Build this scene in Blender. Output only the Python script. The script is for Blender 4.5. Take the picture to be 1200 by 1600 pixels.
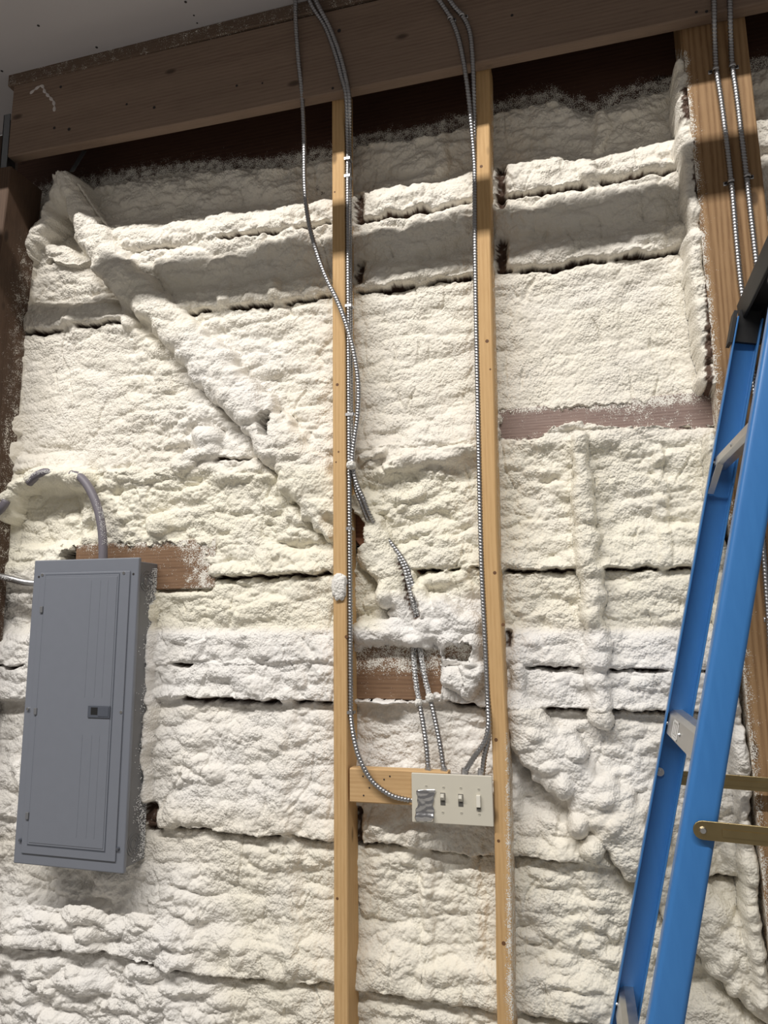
import bpy, math, random
import numpy as np
from mathutils import Vector, Matrix

for o in list(bpy.data.objects):
    bpy.data.objects.remove(o, do_unlink=True)
scene = bpy.context.scene
C = scene.collection
random.seed(7)
RNG = np.random.default_rng(11)

# ------------------------------------------------------------------ camera
# World: X right along the wall, Y into the wall (foam face near Y=0), Z up.
F = 1160.0
D, H = 2.004, 1.65
_up = np.array([-79., -7290., 1160.]); _up /= np.linalg.norm(_up)
_lf = np.array([-4200., 230., 1160.]); _lf -= _up * _lf.dot(_up); _lf /= np.linalg.norm(_lf)
_Y = np.cross(_up, -_lf)
if _Y[2] < 0: _Y = -_Y
R = np.stack([-_lf, _Y, _up])
CAM = np.array([0., -D, H])
cd = bpy.data.cameras.new('camera'); cam = bpy.data.objects.new('camera', cd); C.objects.link(cam)
cd.sensor_fit = 'VERTICAL'; cd.sensor_height = 36.0; cd.sensor_width = 27.0
cd.lens = 36.0 * F / 1600.0; cd.clip_start = 0.05; cd.clip_end = 60
m = Matrix.Identity(4)
cx, cy, cz = R @ np.array([1., 0, 0]), R @ np.array([0., -1, 0]), R @ np.array([0., 0, -1])
for i in range(3):
    m[i][0], m[i][1], m[i][2], m[i][3] = cx[i], cy[i], cz[i], CAM[i]
cam.matrix_world = m
scene.camera = cam

# ------------------------------------------------------------------ world, exposure
w = bpy.data.worlds.new('world'); scene.world = w; w.use_nodes = True
bg = w.node_tree.nodes['Background']
bg.inputs[0].default_value = (1.0, 0.945, 0.90, 1)
bg.inputs[1].default_value = 0.205
vs = scene.view_settings
vs.view_transform = 'Standard'; vs.look = 'None'; vs.gamma = 1.0; vs.use_curve_mapping = False
vs.exposure = -0.30
TUBE_W = 215.0          # power of each of the three tube lamps hung in the open roof behind the photographer

# ------------------------------------------------------------------ helpers
def P(u, v, Y=0.):
    d = R @ np.array([(u - 600) / F, (v - 800) / F, 1.])
    return CAM + d * ((Y + D) / d[1])
def PX(X, Y, Z):
    a, b, c = X - CAM[0], Y - CAM[1], Z - CAM[2]
    x = R[0, 0] * a + R[1, 0] * b + R[2, 0] * c
    y = R[0, 1] * a + R[1, 1] * b + R[2, 1] * c
    z = R[0, 2] * a + R[1, 2] * b + R[2, 2] * c
    return 600 + F * x / z, 800 + F * y / z

def link(o, parent=None, **props):
    C.objects.link(o)
    if parent is not None: o.parent = parent
    for k, v in props.items(): o[k] = v
    return o
def empty(name, loc, label=None, cat=None, group=None, kind=None):
    o = bpy.data.objects.new(name, None); o.empty_display_size = 0.05
    o.location = loc; C.objects.link(o)
    tag(o, label, cat, group, kind); return o
def tag(o, label=None, cat=None, group=None, kind=None):
    if label: o['label'] = label
    if cat: o['category'] = cat
    if group: o['group'] = group
    if kind: o['kind'] = kind
    return o
def base_of(parent):
    v = Vector((0, 0, 0))
    while parent is not None:
        v += parent.location; parent = parent.parent
    return np.array(v)
def mesh(name, verts, faces, mat, parent=None, origin=None, smooth=False, attrs=None):
    """verts are world coordinates; origin (world) becomes the object's own origin"""
    verts = np.asarray(verts, dtype=float)
    pb = base_of(parent) if parent is not None else np.zeros(3)
    og = np.asarray(origin, float) if origin is not None else (pb if parent is not None else np.array([verts[:, 0].mean(), verts[:, 1].mean(), verts[:, 2].min()]))
    me = bpy.data.meshes.new(name)
    me.from_pydata([tuple(p) for p in (verts - og)], [], faces)
    if smooth: me.polygons.foreach_set('use_smooth', [True] * len(me.polygons))
    if attrs:
        for k, a in attrs.items():
            at = me.attributes.new(k, 'FLOAT', 'POINT'); at.data.foreach_set('value', np.asarray(a, dtype=np.float32))
    me.materials.append(mat); me.update()
    o = bpy.data.objects.new(name, me); o.location = og - pb
    return link(o, parent)

class MB:
    def __init__(s): s.v = []; s.f = []
    def add(s, v, f):
        n = len(s.v); s.v += [tuple(p) for p in v]; s.f += [tuple(i + n for i in q) for q in f]; return s
    def box(s, a, b, bev=0.0):
        x0, y0, z0 = a; x1, y1, z1 = b
        if bev <= 0:
            v = [(x, y, z) for z in (z0, z1) for y in (y0, y1) for x in (x0, x1)]
            f = [(0, 2, 3, 1), (4, 5, 7, 6), (0, 1, 5, 4), (2, 6, 7, 3), (0, 4, 6, 2), (1, 3, 7, 5)]
            return s.add(v, f)
        # chamfered box : 24 verts
        c = [(x0, x1), (y0, y1), (z0, z1)]; v = []; idx = {}
        for i in (0, 1):
            for j in (0, 1):
                for k in (0, 1):
                    p = [c[0][i], c[1][j], c[2][k]]; sg = [1 if q == 0 else -1 for q in (i, j, k)]
                    for ax in range(3):
                        q = list(p)
                        for o in range(3):
                            if o != ax: q[o] += sg[o] * bev
                        idx[(i, j, k, ax)] = len(v); v.append(q)
        f = []
        for ax in range(3):
            o1, o2 = [a for a in range(3) if a != ax]
            for sd in (0, 1):
                q = []
                for a_, b_ in ((0, 0), (1, 0), (1, 1), (0, 1)):
                    t = [0, 0, 0]; t[ax] = sd; t[o1] = a_; t[o2] = b_; q.append(idx[(t[0], t[1], t[2], ax)])
                f.append(tuple(q))
        for ax in range(3):
            o1, o2 = [a for a in range(3) if a != ax]
            for a_ in (0, 1):
                for b_ in (0, 1):
                    t0 = [0, 0, 0]; t0[o1] = a_; t0[o2] = b_; t1 = list(t0); t1[ax] = 1
                    f.append((idx[(*t0, o1)], idx[(*t1, o1)], idx[(*t1, o2)], idx[(*t0, o2)]))
        for i in (0, 1):
            for j in (0, 1):
                for k in (0, 1): f.append(tuple(idx[(i, j, k, a)] for a in range(3)))
        return s.add(v, f)
    def sweep(s, pts, prof, side=None, closed=True, caps=True):
        """prof: list of (a,b) along frame (side, normal); pts: world path"""
        pts = np.asarray(pts, float); n = len(pts); k = len(prof); vs_ = []
        for i in range(n):
            t = pts[min(i + 1, n - 1)] - pts[max(i - 1, 0)]; t /= np.linalg.norm(t)
            sd = np.asarray(side, float); sd = sd - t * sd.dot(t); sd /= np.linalg.norm(sd); nn = np.cross(t, sd)
            for a, b in prof: vs_.append(pts[i] + sd * a + nn * b)
        f = []
        for i in range(n - 1):
            for j in range(k if closed else k - 1):
                a = i * k + j; b = i * k + (j + 1) % k; f.append((a, b, b + k, a + k))
        if caps and closed: f += [tuple(range(k))[::-1], tuple((n - 1) * k + j for j in range(k))]
        return s.add(vs_, f)
    def cyl(s, a, b, r, n=12, r2=None):
        a = np.asarray(a, float); b = np.asarray(b, float); t = b - a
        side = (1, 0, 0) if abs(t[0]) < 0.8 * np.linalg.norm(t) else (0, 0, 1)
        r2 = r if r2 is None else r2
        t /= np.linalg.norm(t); sd = np.asarray(side, float); sd -= t * sd.dot(t); sd /= np.linalg.norm(sd); nn = np.cross(t, sd)
        v = []
        for p, rr in ((a, r), (b, r2)):
            for j in range(n): q = 2 * math.pi * j / n; v.append(p + (sd * math.cos(q) + nn * math.sin(q)) * rr)
        f = [(j, (j + 1) % n, n + (j + 1) % n, n + j) for j in range(n)] + [tuple(range(n))[::-1], tuple(range(n, 2 * n))]
        return s.add(v, f)
    def build(s, name, mat, parent=None, origin=None, smooth=False): return mesh(name, s.v, s.f, mat, parent, origin, smooth)

def bevel(o, wd, seg=2, angle=35):
    md = o.modifiers.new('bevel', 'BEVEL'); md.width = wd; md.segments = seg; md.limit_method = 'ANGLE'; md.angle_limit = math.radians(angle)
    o.data.polygons.foreach_set('use_smooth', [True] * len(o.data.polygons))
    try: md.harden_normals = True
    except Exception: pass
    return o

def catmull(pts, step):
    pts = np.asarray(pts, float); p = np.vstack([2 * pts[0] - pts[1], pts, 2 * pts[-1] - pts[-2]]); out = []
    for i in range(1, len(p) - 2):
        n = max(2, int(np.linalg.norm(p[i + 1] - p[i]) / step)); t = np.arange(n)[:, None] / n
        out.append(0.5 * (2 * p[i] + (p[i + 1] - p[i - 1]) * t + (2 * p[i - 1] - 5 * p[i] + 4 * p[i + 1] - p[i + 2]) * t ** 2 + (3 * p[i] - p[i - 1] - 3 * p[i + 1] + p[i + 2]) * t ** 3))
    out.append(pts[-1:]); q = np.vstack(out)
    s = np.r_[0, np.cumsum(np.linalg.norm(np.diff(q, axis=0), axis=1))]
    m_ = max(2, int(s[-1] / step)); g = np.linspace(0, s[-1], m_)
    return np.stack([np.interp(g, s, q[:, k]) for k in range(3)], 1)

def tube(name, pts, r, mat, parent=None, step=0.004, n=10, rib=0.0, pitch=0.007, origin=None, label=None, cat=None, group=None):
    q = catmull(pts, step); t = np.gradient(q, axis=0); t /= np.linalg.norm(t, axis=1)[:, None]
    nn = np.zeros_like(q); ref = np.array([0.31, -0.9, 0.2]); ref -= t[0] * ref.dot(t[0]); nn[0] = ref / np.linalg.norm(ref)
    for i in range(1, len(q)):
        a = nn[i - 1] - t[i] * nn[i - 1].dot(t[i]); nn[i] = a / np.linalg.norm(a)
    bb = np.cross(t, nn); s = np.arange(len(q)) * step; th = np.arange(n) * 2 * math.pi / n
    ph = (s[:, None] / pitch + th[None, :] / (2 * math.pi)) % 1.0
    rr = r * (1 + rib * (np.sin(ph * 2 * math.pi)))
    v = q[:, None, :] + (nn[:, None, :] * np.cos(th)[None, :, None] + bb[:, None, :] * np.sin(th)[None, :, None]) * rr[:, :, None]
    L = len(q); f = [(i * n + j, i * n + (j + 1) % n, (i + 1) * n + (j + 1) % n, (i + 1) * n + j) for i in range(L - 1) for j in range(n)]
    f += [tuple(range(n))[::-1], tuple((L - 1) * n + j for j in range(n))]
    o = mesh(name, v.reshape(-1, 3), f, mat, parent, origin, True)
    return tag(o, label, cat, group)

# ------------------------------------------------------------------ noise (numpy)
_perm = RNG.permutation(256); _perm = np.r_[_perm, _perm, _perm]
_ang = RNG.random(256) * 2 * math.pi; _gx, _gy = np.cos(_ang), np.sin(_ang)
def perlin(x, y, seed=0):
    x = x + seed * 37.31; y = y + seed * 17.77
    xi = np.floor(x).astype(np.int64); yi = np.floor(y).astype(np.int64); xf = x - xi; yf = y - yi
    xi &= 255; yi &= 255
    def g(ix, iy, fx, fy):
        h = _perm[_perm[ix & 255] + (iy & 255)]; return _gx[h] * fx + _gy[h] * fy
    u_ = xf * xf * xf * (xf * (xf * 6 - 15) + 10); v_ = yf * yf * yf * (yf * (yf * 6 - 15) + 10)
    a = g(xi, yi, xf, yf); b = g(xi + 1, yi, xf - 1, yf); c = g(xi, yi + 1, xf, yf - 1); d = g(xi + 1, yi + 1, xf - 1, yf - 1)
    return (a + (b - a) * u_ + (c - a) * v_ + (a - b - c + d) * u_ * v_) * 1.5
def bubbles(x, y, seed=0, r=0.75):
    """rounded blisters: 0 in the creases, 1 on the crowns"""
    x = x + seed * 11.3; y = y + seed * 7.9
    xi = np.floor(x).astype(np.int64); yi = np.floor(y).astype(np.int64); best = np.full(x.shape, 9.0)
    for a in (-1, 0, 1):
        for b in (-1, 0, 1):
            h = _perm[_perm[(xi + a) & 255] + ((yi + b) & 255)]; h2 = _perm[h + 91]
            dx = xi + a + h / 255.0 - x; dy = yi + b + h2 / 255.0 - y
            rad = r * (0.65 + 0.5 * _perm[h2 + 17] / 255.0)
            best = np.minimum(best, (dx * dx + dy * dy) / (rad * rad))
    return np.clip(1 - best, 0, 1) ** 0.58
def sstep(a, b, x):
    t = np.clip((x - a) / (b - a), 0, 1); return t * t * (3 - 2 * t)

# ------------------------------------------------------------------ materials
def M_new(name):
    mt = bpy.data.materials.new(name); mt.use_nodes = True
    nt = mt.node_tree; b = nt.nodes['Principled BSDF']; return mt, nt, b
def N(nt, t, **kw):
    n = nt.nodes.new(t)
    for k, v in kw.items(): setattr(n, k, v)
    return n
def math_(nt, op, a, b=None, clamp=False):
    n = N(nt, 'ShaderNodeMath', operation=op, use_clamp=clamp)
    for i, x in enumerate((a, b)):
        if x is None: continue
        if isinstance(x, (int, float)): n.inputs[i].default_value = x
        else: nt.links.new(x, n.inputs[i])
    return n.outputs[0]
def ramp(nt, src, stops):
    n = N(nt, 'ShaderNodeValToRGB'); e = n.color_ramp.elements
    while len(e) < len(stops): e.new(0.5)
    for q, (p, c) in zip(e, stops):
        q.position = p; q.color = (*c, 1) if not isinstance(c, float) else (c, c, c, 1)
    nt.links.new(src, n.inputs[0]); return n.outputs[0]
def mix(nt, fac, a, b, blend='MIX'):
    n = N(nt, 'ShaderNodeMix', data_type='RGBA', blend_type=blend)
    for s, x in ((n.inputs[0], fac), (n.inputs[6], a), (n.inputs[7], b)):
        if isinstance(x, (int, float)): s.default_value = x
        elif isinstance(x, tuple): s.default_value = (*x, 1)
        else: nt.links.new(x, s)
    return n.outputs[2]
def noise(nt, vec, scale, detail=4, rough=0.55, out=0):
    n = N(nt, 'ShaderNodeTexNoise'); n.inputs['Scale'].default_value = scale; n.inputs['Detail'].default_value = detail; n.inputs['Roughness'].default_value = rough
    if vec is not None: nt.links.new(vec, n.inputs['Vector'])
    return n.outputs[out]
def coords(nt, scale=(1, 1, 1), loc=(0, 0, 0), rot=(0, 0, 0)):
    tc = N(nt, 'ShaderNodeTexCoord'); mp = N(nt, 'ShaderNodeMapping')
    mp.inputs['Scale'].default_value = scale; mp.inputs['Location'].default_value = loc; mp.inputs['Rotation'].default_value = rot
    nt.links.new(tc.outputs['Object'], mp.inputs['Vector']); return mp.outputs[0]
def bump(nt, b, height, strength, dist, prev=None):
    n = N(nt, 'ShaderNodeBump'); n.inputs['Strength'].default_value = strength; n.inputs['Distance'].default_value = dist
    nt.links.new(height, n.inputs['Height'])
    if prev is not None: nt.links.new(prev, n.inputs['Normal'])
    nt.links.new(n.outputs[0], b.inputs['Normal']); return n.outputs[0]
def plain(name, col, rough=0.6, metal=0.0, grain=0.06, gscale=60, bumpd=0.0, spec=0.5):
    mt, nt, b = M_new(name); v = coords(nt); nz = noise(nt, v, gscale, 5)
    c = mix(nt, nz, tuple(x * (1 - grain * 1.5) for x in col), tuple(min(1, x * (1 + grain)) for x in col))
    nt.links.new(c, b.inputs['Base Color']); b.inputs['Roughness'].default_value = rough; b.inputs['Metallic'].default_value = metal
    b.inputs['Specular IOR Level'].default_value = spec
    if bumpd: bump(nt, b, nz, 0.5, bumpd)
    return mt
FOAM_C = (0.80, 0.765, 0.665)
def wood(name, axis, light, dark, seed=0.0, ringscale=22, wave=0.5, rough=0.72, knots=1.0, spray=True, stain=None, ww=0.2):
    """straight-grained sawn timber; the grain runs along `axis`; attribute 'spray' sets where foam overspray sticks"""
    mt, nt, b = M_new(name)
    st = [1.0, 1.0, 1.0]; st['XYZ'.index(axis)] = 0.06
    vg = coords(nt, tuple(st), (seed, seed * 1.7, seed * 0.6))
    warp = noise(nt, vg, 9, 2, 0.5)
    rg = N(nt, 'ShaderNodeTexWave', wave_type='BANDS', bands_direction='X' if axis != 'X' else 'Z', wave_profile='SIN')
    rg.inputs['Scale'].default_value = ringscale; rg.inputs['Distortion'].default_value = 9.0 * wave; rg.inputs['Detail'].default_value = 2.0
    rg.inputs['Detail Scale'].default_value = 0.6
    nt.links.new(vg, rg.inputs['Vector'])
    fine = noise(nt, vg, 240, 3, 0.7)
    f = math_(nt, 'ADD', math_(nt, 'MULTIPLY', rg.outputs[1], ww), math_(nt, 'MULTIPLY', fine, 1.0 - ww))
    f = math_(nt, 'ADD', f, math_(nt, 'MULTIPLY', math_(nt, 'SUBTRACT', warp, 0.5), 0.7), True)
    c = ramp(nt, f, [(0.12, dark), (0.5, tuple((a * 0.35 + q * 0.65) for a, q in zip(dark, light))), (0.85, light)])
    big = noise(nt, coords(nt, (1, 1, 1), (seed, 0, 3)), 3.5, 3)
    c = mix(nt, math_(nt, 'MULTIPLY', big, 0.55), c, tuple(x * 0.55 for x in light), 'MIX') if stain else c
    # knots: sparse voronoi cells
    ks = [9.0, 9.0, 9.0]; ks['XYZ'.index(axis)] = 4.2
    vk = N(nt, 'ShaderNodeTexVoronoi'); vk.inputs['Scale'].default_value = 1.0; nt.links.new(coords(nt, tuple(ks), (seed * 3, seed, seed * 2)), vk.inputs['Vector'])
    kn = ramp(nt, vk.outputs[0], [(0.0, 1.0), (0.06 * knots, 0.85), (0.11 * knots, 0.0)])
    c = mix(nt, math_(nt, 'MULTIPLY', kn, 0.85), c, tuple(x * 0.28 for x in dark))
    hgt = f
    if spray:
        at = N(nt, 'ShaderNodeAttribute', attribute_name='spray')
        vs_ = coords(nt); sp = noise(nt, vs_, 330, 2, 0.6); sp2 = noise(nt, vs_, 40, 3, 0.6)
        sm = math_(nt, 'ADD', math_(nt, 'MULTIPLY', sp, 0.8), math_(nt, 'MULTIPLY', sp2, 0.45))
        thr = math_(nt, 'SUBTRACT', 0.88, math_(nt, 'MULTIPLY', at.outputs['Fac'], 0.30))
        mk = math_(nt, 'MULTIPLY', math_(nt, 'SUBTRACT', sm, thr), 14.0, True)
        mk = math_(nt, 'MULTIPLY', mk, math_(nt, 'GREATER_THAN', at.outputs['Fac'], 0.02))
        c = mix(nt, mk, c, (0.82, 0.79, 0.72)); hgt = math_(nt, 'ADD', math_(nt, 'MULTIPLY', f, 0.15), mk)
    nt.links.new(c, b.inputs['Base Color']); b.inputs['Roughness'].default_value = rough; b.inputs['Specular IOR Level'].default_value = 0.25
    bump(nt, b, hgt, 0.5, 0.0018 if spray else 0.0006)
    return mt

def foam_mat():
    mt, nt, b = M_new('spray_foam')
    at = N(nt, 'ShaderNodeVertexColor', layer_name='col')
    v = coords(nt)
    n1 = noise(nt, v, 45, 5, 0.6)
    c = mix(nt, math_(nt, 'MULTIPLY', n1, 0.30), at.outputs[0], mix(nt, 1.0, at.outputs[0], (0.86, 0.82, 0.72), 'MULTIPLY'))
    nt.links.new(c, b.inputs['Base Color']); b.inputs['Roughness'].default_value = 0.62; b.inputs['Specular IOR Level'].default_value = 0.22
    vo = N(nt, 'ShaderNodeTexVoronoi', feature='SMOOTH_F1'); vo.inputs['Scale'].default_value = 170; vo.inputs['Smoothness'].default_value = 0.35
    wv = N(nt, 'ShaderNodeMix', data_type='VECTOR'); wv.inputs[0].default_value = 0.006
    nt.links.new(v, wv.inputs[4]); nt.links.new(noise(nt, v, 60, 3, 0.6, 1), wv.inputs[5])
    nt.links.new(wv.outputs[1], vo.inputs['Vector'])
    n2 = noise(nt, v, 260, 4, 0.65)
    msk = noise(nt, v, 9, 3, 0.6)
    hh = math_(nt, 'ADD', math_(nt, 'MULTIPLY', vo.outputs[0], -1.3), math_(nt, 'MULTIPLY', n2, 0.45))
    hh = math_(nt, 'MULTIPLY', hh, ramp(nt, msk, [(0.38, 0.35), (0.62, 1.0)]))
    bump(nt, b, hh, 0.75, 0.0034)
    return mt
def metal(name, col, rough, nz=0.15, scale=80, mt_=1.0):
    mt, nt, b = M_new(name); v = coords(nt); n1 = noise(nt, v, scale, 4)
    c = mix(nt, n1, tuple(x * (1 - nz) for x in col), col); nt.links.new(c, b.inputs['Base Color'])
    b.inputs['Metallic'].default_value = mt_
    r_ = math_(nt, 'ADD', math_(nt, 'MULTIPLY', n1, 0.2), rough - 0.1); nt.links.new(r_, b.inputs['Roughness'])
    return mt

MAT = {}
MAT['foam'] = foam_mat()
MAT['stud'] = wood('pale_stud_pine', 'Z', (0.66, 0.445, 0.225), (0.48, 0.29, 0.125), 1.3, 30, 0.5)
MAT['stud_x'] = wood('pale_block_pine', 'X', (0.64, 0.43, 0.22), (0.46, 0.28, 0.13), 2.1, 30, 0.5)
MAT['post'] = wood('amber_post_pine', 'Z', (0.36, 0.225, 0.115), (0.15, 0.075, 0.03), 4.2, 20, 1.6, ww=0.36)
MAT['beam'] = wood('aged_beam_timber', 'X', (0.30, 0.215, 0.16), (0.155, 0.10, 0.072), 5.7, 26, 0.8, stain=True)
MAT['plate'] = wood('dirty_plate_timber', 'X', (0.20, 0.14, 0.10), (0.085, 0.055, 0.04), 6.1, 30, 0.8, stain=True)
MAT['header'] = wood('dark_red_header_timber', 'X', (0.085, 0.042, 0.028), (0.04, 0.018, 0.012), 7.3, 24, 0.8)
MAT['girt'] = wood('brown_girt_timber', 'X', (0.27, 0.165, 0.098), (0.12, 0.066, 0.040), 8.9, 30, 0.7)
MAT['girt_grey'] = wood('weathered_girt_timber', 'X', (0.34, 0.255, 0.225), (0.17, 0.115, 0.10), 3.9, 40, 0.6)
MAT['brace'] = wood('red_brown_brace_timber', 'X', (0.40, 0.20, 0.12), (0.20, 0.085, 0.05), 9.4, 30, 0.6)
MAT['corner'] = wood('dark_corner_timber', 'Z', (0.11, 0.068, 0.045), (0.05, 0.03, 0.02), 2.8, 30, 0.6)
MAT['mc'] = metal('galvanised_armour', (0.46, 0.46, 0.47), 0.34)
MAT['strap'] = metal('zinc_strap', (0.66, 0.66, 0.67), 0.4)
MAT['alu'] = metal('mill_aluminium', (0.70, 0.69, 0.67), 0.42, 0.2, 40)
MAT['bronze'] = metal('bronze_spreader_steel', (0.40, 0.31, 0.16), 0.36, 0.15, 30)
MAT['steel'] = metal('bright_steel', (0.75, 0.75, 0.75), 0.3)
MAT['foil'] = metal('crumpled_foil_tape', (0.80, 0.80, 0.82), 0.18, 0.25, 120)
MAT['galv'] = metal('galvanised_bracket', (0.30, 0.32, 0.34), 0.5, 0.3, 30)
MAT['panel'] = plain('grey_panel_paint', (0.188, 0.202, 0.238), 0.40, 0.0, 0.03, 30)
MAT['panel_side'] = plain('grey_panel_box', (0.165, 0.168, 0.178), 0.5, 0.0, 0.05, 40)
MAT['latch'] = plain('dark_grey_latch', (0.085, 0.095, 0.12), 0.45)
MAT['black'] = plain('black_plastic', (0.010, 0.010, 0.011), 0.6, 0, 0.1, 90)
MAT['plate_ivory'] = plain('ivory_steel_plate', (0.64, 0.605, 0.51), 0.42, 0, 0.02, 30)
MAT['toggle'] = plain('ivory_toggle', (0.80, 0.77, 0.68), 0.35, 0, 0.02)
MAT['slot'] = plain('dark_slot', (0.10, 0.095, 0.085), 0.7)
MAT['print'] = plain('grey_print', (0.36, 0.34, 0.30), 0.6)
MAT['pvc'] = plain('grey_pvc', (0.175, 0.16, 0.185), 0.5, 0, 0.05)
MAT['ceiling'] = plain('ceiling_board', (0.50, 0.475, 0.485), 0.85, 0, 0.03, 6)
MAT['hole'] = plain('nail_hole', (0.03, 0.025, 0.025), 0.9)
MAT['concrete'] = plain('concrete_floor', (0.36, 0.35, 0.33), 0.8, 0, 0.15, 4)
MAT['sheath'] = plain('dark_sheathing', (0.075, 0.05, 0.038), 0.9, 0, 0.3, 20)
MAT['white_enamel'] = plain('lamp_housing', (0.8, 0.8, 0.8), 0.4)
MAT['sticker'] = plain('white_sticker', (0.85, 0.85, 0.84), 0.4)
MAT['knot'] = plain('dark_knot', (0.16, 0.075, 0.03), 0.7, 0, 0.3, 200)
MAT['wirenut'] = plain('white_caulk', (0.62, 0.57, 0.55), 0.8)

def fibreglass():
    mt, nt, b = M_new('blue_fibreglass'); v = coords(nt, (1, 1, 0.15))
    n1 = noise(nt, v, 90, 4); n2 = noise(nt, coords(nt), 6, 3)
    c = mix(nt, n1, (0.030, 0.150, 0.42), (0.048, 0.205, 0.52)); c = mix(nt, math_(nt, 'MULTIPLY', n2, 0.5), c, (0.05, 0.20, 0.48))
    sc = noise(nt, coords(nt, (1, 1, 0.35), (3, 1, 0)), 55, 5, 0.75)
    c = mix(nt, ramp(nt, sc, [(0.735, 0.0), (0.76, 0.7)]), c, (0.5, 0.58, 0.68))
    nt.links.new(c, b.inputs['Base Color']); b.inputs['Roughness'].default_value = 0.36; b.inputs['Specular IOR Level'].default_value = 0.55
    bump(nt, b, n1, 0.15, 0.0006); return mt
MAT['blue'] = fibreglass()

# ------------------------------------------------------------------ setting: floor, ceiling, added shadow bar, lamps
CEIL = 3.567
def slab(name, a, b, mat, kind='structure', label=None):
    o = MB().box(a, b).build(name, mat, None, (0.5 * (a[0] + b[0]), 0.5 * (a[1] + b[1]), a[2])); o['kind'] = kind
    if label: o['label'] = label
    return o
slab('floor', (-6.0, -6.5, -0.1), (4.5, 0.14, 0.0), MAT['concrete'], label='grey concrete floor of the workshop')
ceil = slab('ceiling', (-3.6, -0.66, CEIL), (4.5, 0.12, CEIL + 0.016), MAT['ceiling'], label='white ceiling board strip above the timber beam')
mb = MB()
for (u, v) in [(151, 74), (290, 3), (3, 111), (60, 40), (303, 24), (308, 36)]:
    d = R @ np.array([(u - 600) / F, (v - 800) / F, 1.]); p = CAM + d * ((CEIL - H) / d[2]); r_ = 0.0045 if u < 300 else 0.003
    hole = MB().cyl((p[0], p[1], CEIL - 0.0006), (p[0], p[1], CEIL + 0.0004), r_, 8).build('nail_hole', MAT['hole'], ceil)
# unseen bar parallel to the wall, added to cast the shadow band on it
j = MB().box((-7.0, -1.222, 3.830), (4.5, -1.184, 3.918), 0.002).build('shadow_bar', MAT['beam'], None, (1.2, -1.2, 3.838))
tag(j, 'unseen timber bar added to cast the shadow band across the upper wall', None, None, 'structure')
# fluorescent strips hung high behind the photographer (outside the picture)
for k, x in enumerate((-4.6, -2.0, 0.6)):
    o = empty('strip_lamp', (x, -3.9, 6.42), ['left', 'middle', 'right'][k] + ' ceiling strip lamp high behind the photographer', 'lamp', 'strip lamps in the open roof')
    MB().box((x - 1.25, -3.96, 6.40), (x + 1.25, -3.84, 6.46), 0.006).build('housing', MAT['white_enamel'], o)
    ld = bpy.data.lights.new('tube', 'AREA'); ld.shape = 'RECTANGLE'; ld.size = 2.45; ld.size_y = 0.05
    ld.energy = TUBE_W; ld.color = (1.0, 0.965, 0.92)
    lo = bpy.data.objects.new('tube', ld); C.objects.link(lo); lo.parent = o; lo.location = (0, 0.05, -0.05)
    lo.rotation_euler = (math.radians(42), 0, 0)

# ------------------------------------------------------------------ timber builder
def timber(name, path, wid, dep, mat, parent=None, side=(1, 0, 0), spray=None, ch=0.003, nseg=40, m_=6, label=None, cat=None, origin=None, kind=None):
    """board swept along path (world points on the centre of its FRONT face). side = direction of its width; depth goes away from the camera"""
    q = catmull(path, max(0.004, sum(np.linalg.norm(np.diff(np.asarray(path, float), axis=0), axis=1)) / nseg))
    w2 = wid / 2; prof = []
    for t in np.linspace(-w2 + ch, w2 - ch, m_): prof.append((t, 0.0))
    prof += [(w2, -ch)] + [(w2, -t) for t in np.linspace(ch, dep - ch, 4)[1:]]
    prof += [(w2 - ch, -dep), (-w2 + ch, -dep)] + [(-w2, -t) for t in np.linspace(dep - ch, ch, 4)]
    vv = []; n = len(q); k = len(prof)
    for i in range(n):
        t = q[min(i + 1, n - 1)] - q[max(i - 1, 0)]; t /= np.linalg.norm(t)
        sd = np.asarray(side, float); sd = sd - t * sd.dot(t); sd /= np.linalg.norm(sd)
        nn = np.cross(t, sd)
        if nn[1] > 0: nn = -nn          # towards the camera
        for a, b in prof: vv.append(q[i] + sd * a + nn * b)
    f = [(i * k + j, i * k + (j + 1) % k, (i + 1) * k + (j + 1) % k, (i + 1) * k + j) for i in range(n - 1) for j in range(k)]
    f += [tuple(range(k)), tuple((n - 1) * k + j for j in range(k))]
    vv = np.array(vv); sp = np.zeros(len(vv))
    if spray is not None: sp = np.clip(spray(vv[:, 0], vv[:, 1], vv[:, 2]), 0, 1)
    o = mesh(name, vv, f, mat, parent, origin, False, {'spray': sp})
    me = o.data
    import bmesh
    bm = bmesh.new(); bm.from_mesh(me); bmesh.ops.recalc_face_normals(bm, faces=bm.faces); bm.to_mesh(me); bm.free()
    return tag(o, label, cat, None, kind)

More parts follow.
